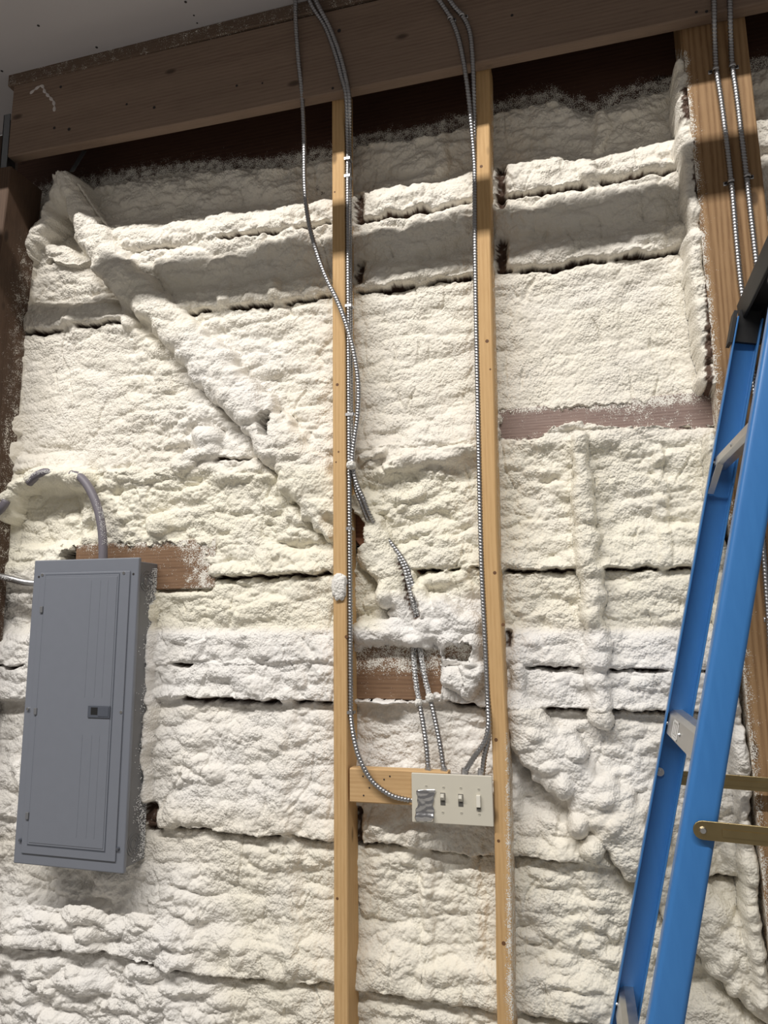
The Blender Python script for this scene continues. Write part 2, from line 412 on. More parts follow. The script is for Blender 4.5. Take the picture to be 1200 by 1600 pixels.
# ------------------------------------------------------------------ WALL: sprayed foam relief
ST = 0.0032
X0, X1, Z0, Z1 = -2.00, 1.20, 0.30, 3.36
xs = np.arange(X0, X1, ST); zs = np.arange(Z0, Z1, ST)
GX, GZ = np.meshgrid(xs, zs)
U, V = PX(GX, 0.0, GZ)
nx, ny = GX * 620.0, -GZ * 620.0           # noise coordinates, about one unit per photo pixel
wx = perlin(nx / 45, ny / 45, 1) * 12 + perlin(nx / 18, ny / 18, 2) * 4
wy = perlin(nx / 45, ny / 45, 3) * 10 + perlin(nx / 18, ny / 18, 4) * 4
jit = perlin(nx / 30, ny / 60, 5) * 3.2 + perlin(nx / 11, ny / 20, 6) * 2.2
GAPS = [
 [(-80, 425), (72, 410), (132, 392), (215, 392), (270, 387), (350, 373), (435, 365), (517, 350), (600, 340), (680, 328), (735, 318), (775, 310), (910, 291), (950, 283), (1080, 263), (1200, 245), (1300, 230)],
 [(-80, 530), (30, 522), (95, 517), (112, 512), (210, 502), (290, 492), (325, 486), (425, 475), (518, 460), (600, 452), (735, 434), (775, 425), (865, 420), (920, 407), (1010, 400), (1090, 383), (1200, 365), (1300, 350)],
 [(-80, 745), (0, 740), (130, 738), (190, 742), (250, 742), (330, 717), (400, 715), (520, 712), (560, 702), (740, 694), (785, 684), (840, 682), (880, 672), (1115, 668), (1300, 660)],
 [(-80, 925), (240, 910), (335, 904), (520, 896), (650, 892), (752, 888), (788, 892), (905, 890), (1050, 887), (1300, 885)],
 [(-80, 1042), (40, 1040), (275, 1038), (520, 1036), (650, 1036), (812, 1041), (905, 1043), (1035, 1047), (1300, 1052)],
 [(-80, 1095), (240, 1093), (285, 1092), (520, 1098), (700, 1098), (760, 1105), (850, 1107), (1035, 1113), (1165, 1117), (1300, 1122)],
 [(-80, 1270), (0, 1275), (275, 1294), (520, 1313), (600, 1320), (740, 1337), (805, 1338), (900, 1345), (985, 1360), (1040, 1362), (1150, 1370), (1300, 1385)],
 [(-80, 1465), (20, 1475), (60, 1483), (170, 1490), (240, 1505), (300, 1518), (380, 1530), (450, 1535), (520, 1536), (600, 1552), (650, 1558), (775, 1578), (815, 1583), (900, 1600), (1300, 1660)]]
OPEN = [  # (u0, u1, half width px)
 [(72, 130, 2.5), (215, 275, 3), (345, 437, 4.5), (455, 519, 4), (556, 738, 6), (775, 1082, 5.5)],
 [(30, 98, 4), (108, 213, 4.5), (290, 330, 4), (355, 428, 4), (442, 520, 3), (556, 655, 4), (668, 738, 5), (776, 1095, 4.5)],
 [(335, 392, 3), (788, 850, 4), (1050, 1125, 4)],
 [(333, 520, 4.5), (648, 755, 4), (788, 1140, 4.5)],
 [(-40, 42, 3), (270, 302, 4), (812, 905, 4), (950, 1040, 4.5), (1068, 1110, 4)],
 [(283, 520, 5.5), (700, 765, 4), (850, 1110, 4.5), (1145, 1168, 9)],
 [(273, 520, 5), (556, 772, 4.5), (805, 912, 4.5), (1040, 1175, 6)],
 [(18, 520, 4.5), (555, 776, 5), (815, 960, 5)]]
TOPL = [(-80, 300), (60, 290), (95, 278), (140, 274), (200, 262), (270, 252), (340, 247), (420, 244), (480, 234), (520, 226), (556, 207), (640, 200), (690, 188), (735, 172), (780, 156), (800, 150), (840, 141), (862, 134), (900, 150), (925, 160), (945, 146), (1000, 128), (1075, 112), (1160, 92), (1200, 84), (1300, 66)]
def gy(k, u): a = np.array(GAPS[k], float); return np.interp(u, a[:, 0], a[:, 1])
ta = np.array(TOPL, float)
top = np.interp(U, ta[:, 0], ta[:, 1]) + perlin(nx / 16, ny / 200, 8) * 4 + perlin(nx / 6, ny / 200, 9) * 2
gl = [top] + [gy(k, U) + jit for k in range(8)] + [np.full(U.shape, 1810.0)]
PROF = [  # relief across each course of foam, from its upper crack (0) to its lower crack (1); metres towards the room
 [(0, -.06), (.06, -.046), (.3, -.050), (.50, -.050), (.60, -.036), (.69, -.006), (.82, .012), (.93, .012), (1, .004)],
 [(0, .0), (.06, .008), (.3, .006), (.42, -.004), (.52, -.016), (.60, -.018), (.68, -.006), (.76, .010), (.93, .014), (1, .004)],
 [(0, -.006), (.06, .0), (.2, -.01), (.5, -.014), (.8, -.010), (.92, .0), (1, .008)],
 [(0, .004), (.1, .006), (.3, -.008), (.6, -.01), (.8, .0), (.94, .010), (1, .004)],
 [(0, -.012), (.1, -.004), (.4, -.012), (.58, -.012), (.68, .006), (.92, .010), (1, .004)],
 [(0, .0), (.2, .006), (.6, .006), (.9, .008), (1, .004)],
 [(0, -.022), (.1, -.012), (.4, -.008), (.8, .002), (.94, .008), (1, .002)],
 [(0, -.018), (.1, -.008), (.4, -.012), (.66, -.008), (.76, .010), (.94, .012), (1, .004)],
 [(0, -.014), (.1, .0), (.3, -.01), (.6, .0), (1, .0)]]
h = np.zeros(U.shape); band = np.zeros(U.shape, np.int32)
for k in range(9):
    a, b = gl[k], gl[k + 1]; mk = (V >= a) & (V < b) if k else (V < b)
    t = np.clip((V[mk] - a[mk]) / (b[mk] - a[mk]), 0, 1); pr = np.array(PROF[k])
    h[mk] = np.interp(t, pr[:, 0], pr[:, 1]); band[mk] = k
# soften the profile corners
def blur(a, n):
    for _ in range(n):
        a = (np.roll(a, 1, 0) + 2 * a + np.roll(a, -1, 0)) / 4; a = (np.roll(a, 1, 1) + 2 * a + np.roll(a, -1, 1)) / 4
    return a
h = blur(h, 4)
# --- texture amplitude by place
amp = np.full(U.shape, 1.0)
def soft_rect(u0, u1, v0, v1, s=25): return sstep(u0 - s, u0 + s, U) * (1 - sstep(u1 - s, u1 + s, U)) * sstep(v0 - s, v0 + s, V) * (1 - sstep(v1 - s, v1 + s, V))
amp *= 1 - 0.55 * soft_rect(780, 1120, 400, 640) - 0.5 * soft_rect(20, 200, 520, 690) - 0.35 * soft_rect(560, 745, 450, 660) + 0.15 * soft_rect(-80, 1200, 100, 400)
amp *= 1 + 0.75 * soft_rect(-80, 330, 1380, 1700, 60) + 0.45 * soft_rect(160, 520, 640, 890, 40) + 0.35 * soft_rect(560, 745, 720, 900) + 0.3 * soft_rect(800, 1200, 1130, 1500, 40)
X_ = nx + wx; Y_ = ny + wy
bay = np.where(U < 533, 0, np.where(U < 770, 1, np.where(U < 1115, 2, 3)))
def billow(sx, sy, seed): return np.clip(np.abs(perlin(X_ / sx, Y_ / sy, seed)) * 1.9, 0, 1) ** 0.8
lowx, lowy = nx + wx * 0.28, ny + wy * 0.28
def bub(sx, sy, seed, r=0.78): return bubbles(lowx / sx, lowy / sy, seed, r)
puff = sstep(-0.25, 0.25, perlin(nx / 120, ny / 100, 22))
tex = 0.012 * (bub(92, 50, 21) - 0.5) * (0.3 + 0.7 * puff) + 0.0085 * (bub(66, 22, 28) - 0.5) + 0.0085 * (bub(38, 26, 23) - 0.5) * (0.35 + 0.65 * puff) + 0.0040 * (bub(19, 15, 25) - 0.5) + 0.0016 * (bub(10, 8.5, 26) - 0.5)
tex += 0.0030 * (billow(64, 34, 12) - 0.4) + 0.0008 * (billow(17, 12, 13) - 0.4)
tex += 0.010 * perlin(nx / 150, ny / 150, 24) + 0.004 * perlin(nx / 60, ny / 40, 27)
fine = 0.0020 * bubbles(nx / 6.3, ny / 5.6, 15, 0.8) + 0.0012 * perlin(nx / 4.2, ny / 4.2, 16)
# spray-pass ripples on the flatter courses
rip = np.sin((ny + wy * 1.2) / 21.0 * 2 * math.pi * 0.5)
tex += 0.0030 * rip * soft_rect(780, 1160, 690, 1000)
lip = np.zeros(U.shape); crack = np.zeros(U.shape); woodm = np.zeros(U.shape)
wj = 0.75 + 0.55 * perlin(nx / 26, ny / 400, 31) + 0.15 * perlin(nx / 9, ny / 400, 32)
for k in range(8):
    d = V - gl[k + 1]
    for (u0, u1, hw) in OPEN[k]:
        ex = sstep(u0 - 4, u0 + 8, U) * (1 - sstep(u1 - 8, u1 + 4, U))
        wv = np.maximum(hw * 0.8 * wj * ex, 0.01)
        c_ = np.clip(1.25 - np.abs(d) / wv, 0, 1); c_ = np.where(ex > 0.02, np.minimum(1, c_ * 1.8), 0)
        crack = np.maximum(crack, c_)
    lip = np.maximum(lip, np.where(d < 0, np.exp(-((d + 12) / 11.0) ** 2), 0))
h = h + tex * amp
# crowns along the upper lip of each crack break into short rolls
h += 0.008 * lip * (bubbles(X_ / 38, Y_ / 60, 41, 0.8) - 0.35)
# vertical seams between spray passes
seam = np.abs(perlin((nx + perlin(nx / 40, ny / 60, 51) * 14) / 62, ny / 260 + band * 3.3, 52))
h -= 0.007 * np.clip(1 - seam / 0.06, 0, 1) * sstep(-.1, .3, perlin(nx / 80, ny / 60, 53))

DIAG = np.zeros(U.shape, np.int32)
def polydist(u, v, path):
    p = np.asarray(path, float); best = np.full(u.shape, 1e9); tt = np.zeros(u.shape); s0 = 0
    for a, b in zip(p[:-1], p[1:]):
        e = b - a; L = math.hypot(*e); t = np.clip(((u - a[0]) * e[0] + (v - a[1]) * e[1]) / (L * L), 0, 1)
        dd = np.hypot(u - a[0] - e[0] * t, v - a[1] - e[1] * t); mk = dd < best
        best = np.where(mk, dd, best); tt = np.where(mk, s0 + t * L, tt); s0 += L
    return best, tt, s0
def ridge(path, hw, ht, base=0.0, lump=0.35, seg=40, seed=0, pid=0, power=2.4, trench=None, flat=False):
    """rope of foam: ht metres above the wall datum on its crown, half width hw in photo pixels"""
    global h, woodm
    Ur, Vr = PX(GX, -(base + ht * 0.6), GZ)
    p = np.asarray(path, float); pad = (hw if np.isscalar(hw) else max(hw)) * 2 + 30
    box = (Ur > p[:, 0].min() - pad) & (Ur < p[:, 0].max() + pad) & (Vr > p[:, 1].min() - pad) & (Vr < p[:, 1].max() + pad)
    if not box.any(): return
    u, v = Ur[box] + wx[box] * 0.5, Vr[box] + wy[box] * 0.5
    dd, tt, L = polydist(u, v, path)
    w_ = hw if np.isscalar(hw) else np.interp(tt / L, np.linspace(0, 1, len(hw)), hw)
    lm = bubbles(tt / seg + seed, dd * 0 + 0.5 + seed, seed, 0.85); lm2 = perlin(nx[box] / 22, ny[box] / 22, 60 + seed)
    w_ = w_ * (1 + lump * (lm - 0.6) + 0.22 * lm2)
    t = dd / w_; pr = np.sqrt(np.clip(1 - np.abs(t) ** power, 0, 1))
    top_ = base + ht * pr * (0.8 + lump * 0.6 * lm) + tex[box] * 0.8 * pr
    hb = h[box]
    if pid == 0 and 0 < ht < .03 and base == 0:
        fade = sstep(0, 18, tt) * (1 - sstep(L - 18, L, tt)) * 0.7 + 0.3
        h[box] = hb + ht * 0.62 * np.clip(1 - t * t, 0, 1) ** 0.75 * fade * (0.75 + lump * lm); cb = crack[box]; cb[t < .8] = 0; crack[box] = cb; return
    if trench is not None:
        e = np.gradient(p, axis=0).mean(0); nrm = np.array([-e[1], e[0]]) / np.hypot(*e)   # left-hand side in the picture frame
        if nrm[1] < 0: nrm = -nrm
        d2, _, _ = polydist(u, v, p + nrm * (np.mean(hw) + trench[1] * 0.4))
        hb = hb - trench[0] * np.exp(-(d2 / trench[1]) ** 2)
    hit = (t < 1) & (top_ > hb)
    hb = np.where(t < 1, np.maximum(hb, top_), hb); h[box] = hb
    if pid:
        q = DIAG[box]; q[hit] = pid; DIAG[box] = q
    cb = crack[box]; cb[t < 1] *= 0.0; crack[box] = cb
def blob(u0, v0, rx, ry, ht, base=0.0, seed=0):
    global h
    Ur, Vr = PX(GX, -(base + ht * 0.6), GZ)
    bx = (np.abs(Ur - u0) < rx * 1.6) & (np.abs(Vr - v0) < ry * 1.6)
    u, v = Ur[bx] + wx[bx] * 0.35, Vr[bx] + wy[bx] * 0.35
    t2 = ((u - u0) / rx) ** 2 + ((v - v0) / ry) ** 2
    hb = h[bx]
    if 0 < ht < .03: h[bx] = hb + ht * .6 * np.clip(1 - t2, 0, 1) ** .7; return
    h[bx] = np.where(t2 < 1, np.maximum(hb, base + ht * np.sqrt(np.clip(1 - t2, 0, 1)) + tex[bx] * .5), hb)
    cb = crack[bx]; cb[t2 < 0.9] = 0; crack[bx] = cb
def dig(mask, depth):
    global h
    h = h - depth * mask

# recess behind the braced corner, under the conduit arch and beside the timbers
dig(soft_rect(35, 120, 300, 385, 14), 0.02); _uL = np.interp(V, [338, 355, 395, 430, 475], [94, 84, 52, 42, 30]); _uR = np.interp(V, [338, 355, 395, 430, 475], [97, 100, 135, 164, 200])
dig(sstep(-3, 5, np.minimum(U - _uL, _uR - U)) * sstep(335, 345, V) * (1 - sstep(462, 478, V)), 0.034); dig(soft_rect(-80, 125, 250, 400, 14), -0.022)
dig(soft_rect(15, 125, 765, 850, 10), 0.03); dig(soft_rect(-60, 44, 905, 985, 8), 0.025); dig(soft_rect(-60, 34, 1095, 1190, 10), 0.02)
dig(soft_rect(245, 330, 905, 925, 6), 0.02)
for (u0, u1, v0, v1) in [(776, 790, 255, 330), (776, 792, 370, 425), (556, 568, 300, 350), (556, 566, 405, 440), (556, 566, 1260, 1320), (1060, 1080, 165, 215), (1078, 1090, 235, 330), (225, 246, 1255, 1300), (1095, 1108, 340, 640), (790, 800, 985, 1010)]:
    dig(soft_rect(u0, u1, v0, v1, 5), 0.03)
    woodm = np.maximum(woodm, 0.8 * soft_rect(u0, u1, v0, v1, 6))
dig(sstep(0, 14, np.minimum(U - 806, np.interp(V, [1180, 1290], [826, 900]) - U)) * soft_rect(790, 920, 1195, 1270, 16), 0.032); dig(soft_rect(1075, 1150, 1512, 1545, 12), 0.035)

# ropes of foam
for i, (pa, hw, ht, lu, sg) in enumerate([
 ([(905, 688), (912, 780), (918, 880), (925, 910), (930, 980), (935, 1060), (940, 1125)], [15, 17, 24, 19, 20, 21, 20], .046, .2, 34),
 ([(1028, 690), (1035, 780), (1040, 880)], [9, 12, 12], .022, .25, 30),
 ([(445, 1105), (449, 1180), (448, 1235)], [14, 18, 14], .014, .3, 40),
 ([(443, 1215), (445, 1300)], [12, 9], .014, .3, 30), ([(360, 1240), (362, 1290)], [12, 8], .012, .3, 30),
 ([(447, 1320), (452, 1400), (456, 1530)], [16, 16, 15], .016, .3, 36), ([(360, 1320), (366, 1398)], [14, 12], .012, .3, 36), ([(372, 1470), (376, 1520)], [13, 10], .014, .3, 36),
 ([(808, 1048), (810, 1140)], [13, 15], .03, .3, 30),
 ([(955, 395), (957, 480), (953, 600)], [12, 14, 10], .006, .3, 30), ([(806, 430), (812, 500), (816, 560)], [12, 13, 9], .006, .3, 30),
 ([(678, 190), (692, 215), (690, 260), (680, 295)], [9, 13, 11, 8], -.040, .3, 34), ([(936, 150), (942, 190), (938, 232)], [9, 12, 10], -.040, .3, 34), ([(540, 250), (545, 300)], [10, 10], -.035, .3, 34),
 ([(915, 245), (925, 292)], [12, 12], .02, .3, 34), ([(655, 448), (650, 520)], [10, 12], .006, .3, 30), ([(640, 1205), (650, 1330)], [10, 11], .012, .3, 34),
 ([(664, 1335), (667, 1470), (668, 1560)], [10, 12, 11], .018, .3, 34), ([(735, 1340), (745, 1440), (748, 1500)], [11, 13, 10], .018, .3, 34),
 ([(608, 728), (640, 720), (672, 714)], [12, 17, 12], .040, .1, 60), ([(676, 714), (710, 708), (744, 700)], [12, 16, 12], .040, .1, 60), ([(568, 714), (600, 706)], [9, 8], .03, .3, 40),
 ([(660, 905), (700, 902), (740, 900)], [13, 15, 12], .024, .3, 40),
 ([(170, 740), (230, 738), (270, 730)], [12, 15, 14], .028, .35, 36), ([(278, 728), (300, 715), (330, 702)], [14, 16, 14], .032, .35, 36), ([(345, 745), (395, 735), (425, 755)], [14, 18, 14], .026, .3, 40),
 ([(915, 1330), (935, 1420), (930, 1480)], [14, 18, 14], .014, .35, 34), ([(350, 965), (400, 955), (440, 948)], [11, 14, 12], .018, .4, 30),
 ([(190, 455), (198, 500)], [10, 12], .030, .3, 30), ([(108, 470), (110, 520)], [11, 9], .024, .3, 30), ([(420, 420), (432, 470)], [12, 12], .028, .3, 30), ([(350, 425), (350, 485)], [9, 10], .022, .3, 30), ([(450, 330), (452, 362)], [10, 10], .026, .3, 30)]):
    ridge(pa, hw, ht if ht > 0 else 0.022, 0.0 if ht > 0 else ht - 0.012, lu, sg, i + 1)
for i, (u0, v0, rx, ry, ht) in enumerate([(320, 682, 24, 20, .04), (245, 820, 24, 18, .03), (420, 790, 20, 14, .028), (300, 770, 24, 15, .026), (120, 808, 26, 18, .012), (85, 770, 18, 14, .004), (470, 800, 26, 20, .026), (380, 650, 18, 16, .03), (440, 570, 26, 22, .02), (490, 600, 26, 22, .022),
 (330, 640, 20, 24, .022), (270, 545, 22, 16, .02), (240, 540, 24, 18, .022), (255, 590, 18, 22, .018), (265, 1265, 14, 22, .024), (280, 1215, 18, 18, .022), (300, 1150, 30, 18, .018), (355, 1150, 22, 24, .018), (425, 1160, 22, 24, .02), (335, 1210, 20, 14, .018),
 (120, 1420, 26, 24, .026), (60, 1430, 24, 24, .024), (165, 1380, 20, 24, .02), (50, 1540, 26, 20, .024), (115, 1540, 30, 24, .026), (30, 1395, 22, 24, .02), (215, 1440, 26, 16, .02), (150, 1580, 28, 18, .022),
 (600, 740, 18, 14, .024), (625, 785, 14, 14, .024), (605, 800, 12, 14, .02), (650, 770, 16, 12, .02), (700, 790, 20, 14, .016), (660, 830, 22, 16, .02), (600, 1360, 26, 20, .014), (625, 1500, 34, 26, .022), (700, 1520, 34, 24, .022), (585, 1290, 26, 14, .02), (655, 1300, 26, 14, .018), (1120, 1250, 30, 30, .02), (1150, 1330, 26, 30, .03), (1095, 1340, 26, 20, .03),
 (560, 700, 9, 8, .02), (105, 398, 28, 15, -.006)]):
    blob(u0, v0, rx, ry, ht, seed=i)
# foamed diagonal braces
ridge([(105, 268), (95, 300), (84, 325), (70, 354), (52, 378), (36, 400), (28, 430), (20, 480), (16, 540), (12, 640), (8, 720)], [11, 13, 12, 12, 12, 12, 12, 12, 11, 11, 11], .072, -.02, .25, 30, 61, 101, 2.2)
ridge([(112, 300), (126, 335), (140, 362), (164, 398), (192, 432), (243, 480), (300, 540), (352, 598), (400, 648), (430, 690), (455, 715), (490, 765), (530, 815)], [14, 22, 29, 26, 27, 32, 34, 36, 34, 36, 42, 40, 34], .056, -.004, .25, 42, 62, 102, 3.0, (.035, 9))
ridge([(105, 262), (106, 300)], [13, 18], .085, -.01, .2, 30, 69, 101, 2.2)
ridge([(545, 795), (575, 845), (608, 890), (632, 930), (660, 975)], [26, 30, 30, 34, 34], .044, -.004, .25, 42, 63, 103, 3.0, (.034, 8))
ridge([(560, 990), (600, 985), (650, 990), (700, 985), (735, 975)], [16, 22, 26, 28, 22], .040, .0, .4, 40, 64, 103)
ridge([(690, 945), (720, 980)], [18, 18], .040, .0, .3, 30, 65, 103)
ridge([(735, 1010), (742, 1040), (728, 1075), (705, 1060)], [22, 24, 22, 18], .050, .0, .5, 30, 66, 103)
ridge([(800, 1100), (830, 1150), (868, 1185), (905, 1225), (945, 1262), (985, 1310), (1040, 1375), (1100, 1440), (1180, 1520), (1260, 1600)], [24, 36, 46, 46, 44, 44, 44, 44, 44, 44], .050, -.004, .35, 50, 67, 104, 3.0, (.034, 9))
for i, (u0, v0, rx, ry, ht) in enumerate([(880, 1230, 18, 26, .062), (905, 1290, 20, 24, .064), (925, 1325, 20, 22, .062), (945, 1250, 24, 20, .064), (860, 1200, 24, 16, .06), (960, 1290, 22, 24, .06), (900, 1180, 22, 14, .06), (835, 1150, 20, 18, .058), (1135, 1500, 22, 26, .062), (1150, 1535, 16, 26, .05), (1110, 1450, 26, 22, .056),
 (170, 395, 22, 18, .058), (215, 440, 24, 20, .056), (262, 492, 20, 18, .056), (300, 550, 26, 24, .058), (345, 580, 20, 22, .056), (385, 650, 26, 18, .058), (355, 620, 22, 20, .058), (415, 705, 18, 22, .056), (470, 745, 24, 22, .052), (130, 345, 20, 24, .06), (650, 960, 20, 16, .056), (645, 1000, 22, 16, .056), (600, 930, 18, 22, .05), (700, 1000, 24, 16, .05), (735, 1035, 18, 14, .06)]):
    blob(u0, v0, rx, ry, ht, seed=i)
# foamed conduit arch at the panel
ridge([(-10, 815), (5, 790), (28, 760), (60, 742), (95, 742), (128, 748)], [16, 15, 14, 14, 17, 15], .075, -.01, .4, 26, 70, 105, 2.0)
# foam creeping up the side of the post
ridge([(1060, 100), (1068, 160), (1074, 230), (1080, 300), (1085, 380), (1095, 470), (1103, 540), (1111, 622)], [8, 15, 16, 16, 15, 16, 16, 15], .088, -.004, .25, 22, 71, 106, 3.5)
ridge([(1112, 690), (1124, 850), (1136, 1000), (1152, 1150), (1164, 1300), (1176, 1430), (1189, 1560)], [11, 12, 13, 13, 14, 14, 15], .086, -.004, .3, 20, 72, 106, 3.5)
# foam left and right of the breaker panel
ridge([(66, 985), (64, 1040), (70, 1088)], [20, 22, 16], .07, .0, .4, 26, 73, 107, 2.2)
ridge([(40, 1200), (44, 1240), (40, 1290)], [18, 18, 18], .04, .0, .4, 26, 74)
ridge([(236, 925), (234, 1000), (230, 1080), (230, 1120), (226, 1180), (228, 1250)], [4, 5, 5, 9, 5, 6], .04, .0, .3, 30, 75, 107, 2.0)

# places where the spray left the timber bare
def bare(u0, u1, top_pts, bot_pts, depth=0.055, rag=5):
    global h, crack
    tp = np.interp(U, *zip(*top_pts)); bt = np.interp(U, *zip(*bot_pts)); rg = perlin(nx / 14, ny / 14, 81) * rag + perlin(nx / 5, ny / 5, 82) * rag * 0.5
    e = np.minimum(np.minimum(V - tp, bt - V), np.minimum(U - u0, u1 - U)) + rg
    mk = sstep(-1.5, 3.0, e); h = h * (1 - mk) + (-depth) * mk; crack = np.where(mk > .3, 0, crack)
    return mk
BARE = np.zeros(U.shape)
for args in [(782, 1126, [(782, 643), (900, 637), (1000, 632), (1126, 616)], [(782, 684), (842, 681), (862, 668), (900, 656), (945, 662), (965, 668), (1126, 662)]),
             (100, 322, [(100, 858), (160, 853), (330, 849)], [(100, 918), (330, 916)], .055, 9),
             (548, 690, [(548, 1018), (600, 1010), (690, 1014)], [(548, 1090), (640, 1094), (690, 1080)]),
             (548, 572, [(548, 792), (572, 815)], [(548, 888), (572, 850)]),
             (694, 738, [(694, 1010), (738, 1004)], [(694, 1026), (738, 1030)]),
             (412, 426, [(412, 652), (426, 650)], [(412, 680), (426, 684)])]:
    BARE = np.maximum(BARE, bare(*args))
ridge([(566, 1096), (585, 1093), (625, 1097)], [3, 5, 5], .03, .0, .3, 20, 76)
# slot round the two cables that come out of the brace
for (pa, w_) in [([(632, 878), (640, 920), (652, 962)], 9)]:
    d_, t_, l_ = polydist(U + wx * .3, V, pa); mk = np.clip(1.3 - d_ / w_, 0, 1); h = h * (1 - mk) + 0.012 * mk; woodm = np.maximum(woodm, mk * .75)
crack = blur(crack, 1)
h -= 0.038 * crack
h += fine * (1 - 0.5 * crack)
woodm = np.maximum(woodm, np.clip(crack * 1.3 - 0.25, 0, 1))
# fringe along the top edge falls back to the header
edge = sstep(0, 10, V - top); h = h * edge + (1 - edge) * -0.064

# colours of the foam itself: fresh white, ageing cream, and thin passes where timber shows
cream = np.array([0.845, 0.81, 0.695]); white = np.array([0.84, 0.825, 0.81]); beige = np.array([0.82, 0.78, 0.705])
wh = soft_rect(-80, 1200, 985, 1105, 8) * 0.9
wh = np.maximum(wh, soft_rect(-80, 1200, 1105, 1260, 30) * 0.6); wh = np.maximum(wh, soft_rect(-80, 330, 1360, 1700, 70) * 0.75)
wh = np.maximum(wh, soft_rect(600, 770, 930, 1100, 20) * 0.9); wh = np.maximum(wh, soft_rect(-80, 100, 900, 1300, 20) * 0.7)
wh = np.maximum(wh, soft_rect(280, 440, 520, 720, 40) * 0.55)
ye = np.maximum(soft_rect(0, 530, 735, 985, 14), soft_rect(548, 765, 735, 985, 14)); ye = np.maximum(ye, soft_rect(780, 1150, 690, 980, 14) * 0.7); ye = np.maximum(ye, soft_rect(330, 1200, 1310, 1650, 40) * 0.5); ye = np.maximum(ye, soft_rect(200, 1110, 420, 640, 40) * .3)
wh = np.clip(wh + 0.25 * perlin(nx / 70, ny / 70, 91), 0, 1); ye = np.clip(ye * (1 - wh) + 0.2 * perlin(nx / 60, ny / 60, 92), 0, 1)
col = beige[None, None, :] * np.ones((*U.shape, 1)); col = col + (cream - col) * ye[..., None]; col = col + (white - col) * wh[..., None]
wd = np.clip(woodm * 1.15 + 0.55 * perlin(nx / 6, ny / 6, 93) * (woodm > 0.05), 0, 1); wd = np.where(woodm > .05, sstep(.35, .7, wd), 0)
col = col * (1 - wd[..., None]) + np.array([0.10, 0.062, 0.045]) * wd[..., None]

dz = -0.006 * lip * (1 - crack) + 0.0012 * perlin(nx / 7, ny / 7, 95); dx = 0.0014 * perlin(nx / 7, ny / 7, 96)
PXs, PYs, PZs = GX + dx, -h, GZ + dz
nr, nc = U.shape
vid = np.arange(nr * nc).reshape(nr, nc)
# faces inside the view, below the top edge, not buried behind the bare timber
fu, fv = U[:-1, :-1], V[:-1, :-1]
BURIED = (BARE > 0.93)
keep = (fu > -70) & (fu < 1500) & (fv < 1790) & (fv > top[:-1, :-1]) & ~BURIED[:-1, :-1]
# normals of the whole relief, so that neighbouring panels shade as one skin
pos = np.stack([PXs, PYs, PZs], -1)
gx_ = np.gradient(pos, axis=1); gz_ = np.gradient(pos, axis=0); nrm = np.cross(gx_, gz_); nrm /= np.linalg.norm(nrm, axis=-1)[..., None] + 1e-12
pid = bay * 20 + band; pid = np.where(DIAG > 0, DIAG * 1, pid)
pidf = np.where(keep, pid[:-1, :-1], -1)
wall = empty('wall_back', (-0.6, 0.06, 0.0), 'wall covered in lumpy cream spray foam between timber framing', None, None, 'structure')
MB().box((-3.6, 0.105, 0.0), (2.6, 0.13, 3.55)).build('sheathing', MAT['sheath'], wall)
P_all = pos.reshape(-1, 3); N_all = nrm.reshape(-1, 3); C_all = col.reshape(-1, 3)
def foam_object(name, quads, parent):
    ids, inv = np.unique(quads, return_inverse=True); inv = inv.reshape(-1, 4)
    me = bpy.data.meshes.new(name); nv, nf = len(ids), len(inv)
    b0 = base_of(parent)
    me.vertices.add(nv); me.vertices.foreach_set('co', (P_all[ids] - b0).astype(np.float32).ravel())
    me.loops.add(nf * 4); me.loops.foreach_set('vertex_index', inv.astype(np.int32).ravel())
    me.polygons.add(nf); me.polygons.foreach_set('loop_start', np.arange(0, nf * 4, 4, dtype=np.int32))
    me.polygons.foreach_set('use_smooth', np.ones(nf, bool)); me.update(calc_edges=True); me.validate()
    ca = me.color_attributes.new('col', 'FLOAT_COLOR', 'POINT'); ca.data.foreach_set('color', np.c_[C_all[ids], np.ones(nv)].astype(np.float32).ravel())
    me.normals_split_custom_set_from_vertices(N_all[ids].astype(np.float32).tolist())
    me.materials.append(MAT['foam']); o = bpy.data.objects.new(name, me); return link(o, parent)
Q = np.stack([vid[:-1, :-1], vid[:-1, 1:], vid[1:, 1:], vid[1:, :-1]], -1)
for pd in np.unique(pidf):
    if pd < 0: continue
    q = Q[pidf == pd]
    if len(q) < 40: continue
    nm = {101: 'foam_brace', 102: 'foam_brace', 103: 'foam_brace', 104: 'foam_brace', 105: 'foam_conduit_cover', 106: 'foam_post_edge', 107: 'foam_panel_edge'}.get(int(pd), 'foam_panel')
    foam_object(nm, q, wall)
FOAMH = (xs, zs, h)
def foam_y(x, z):
    i = int(np.clip((x - X0) / ST, 0, nc - 1)); j_ = int(np.clip((z - Z0) / ST, 0, nr - 1)); return -h[j_, i]

# ------------------------------------------------------------------ timbers
SF = -0.085                                    # plane of the stud faces
def pxpath(pts, Y): return [P(u, v, Y) for u, v in pts]
def zline(pts, Y, z_ext=None):
    q = pxpath(pts, Y)
    if z_ext is not None:
        a, b = q[-2], q[-1]; t = (z_ext - b[2]) / (b[2] - a[2] + 1e-9); e = b.copy(); e[2] = z_ext; e[0] = b[0] + (b[0] - a[0]) * np.clip(t, 0, 1); q.append(e)
    return q
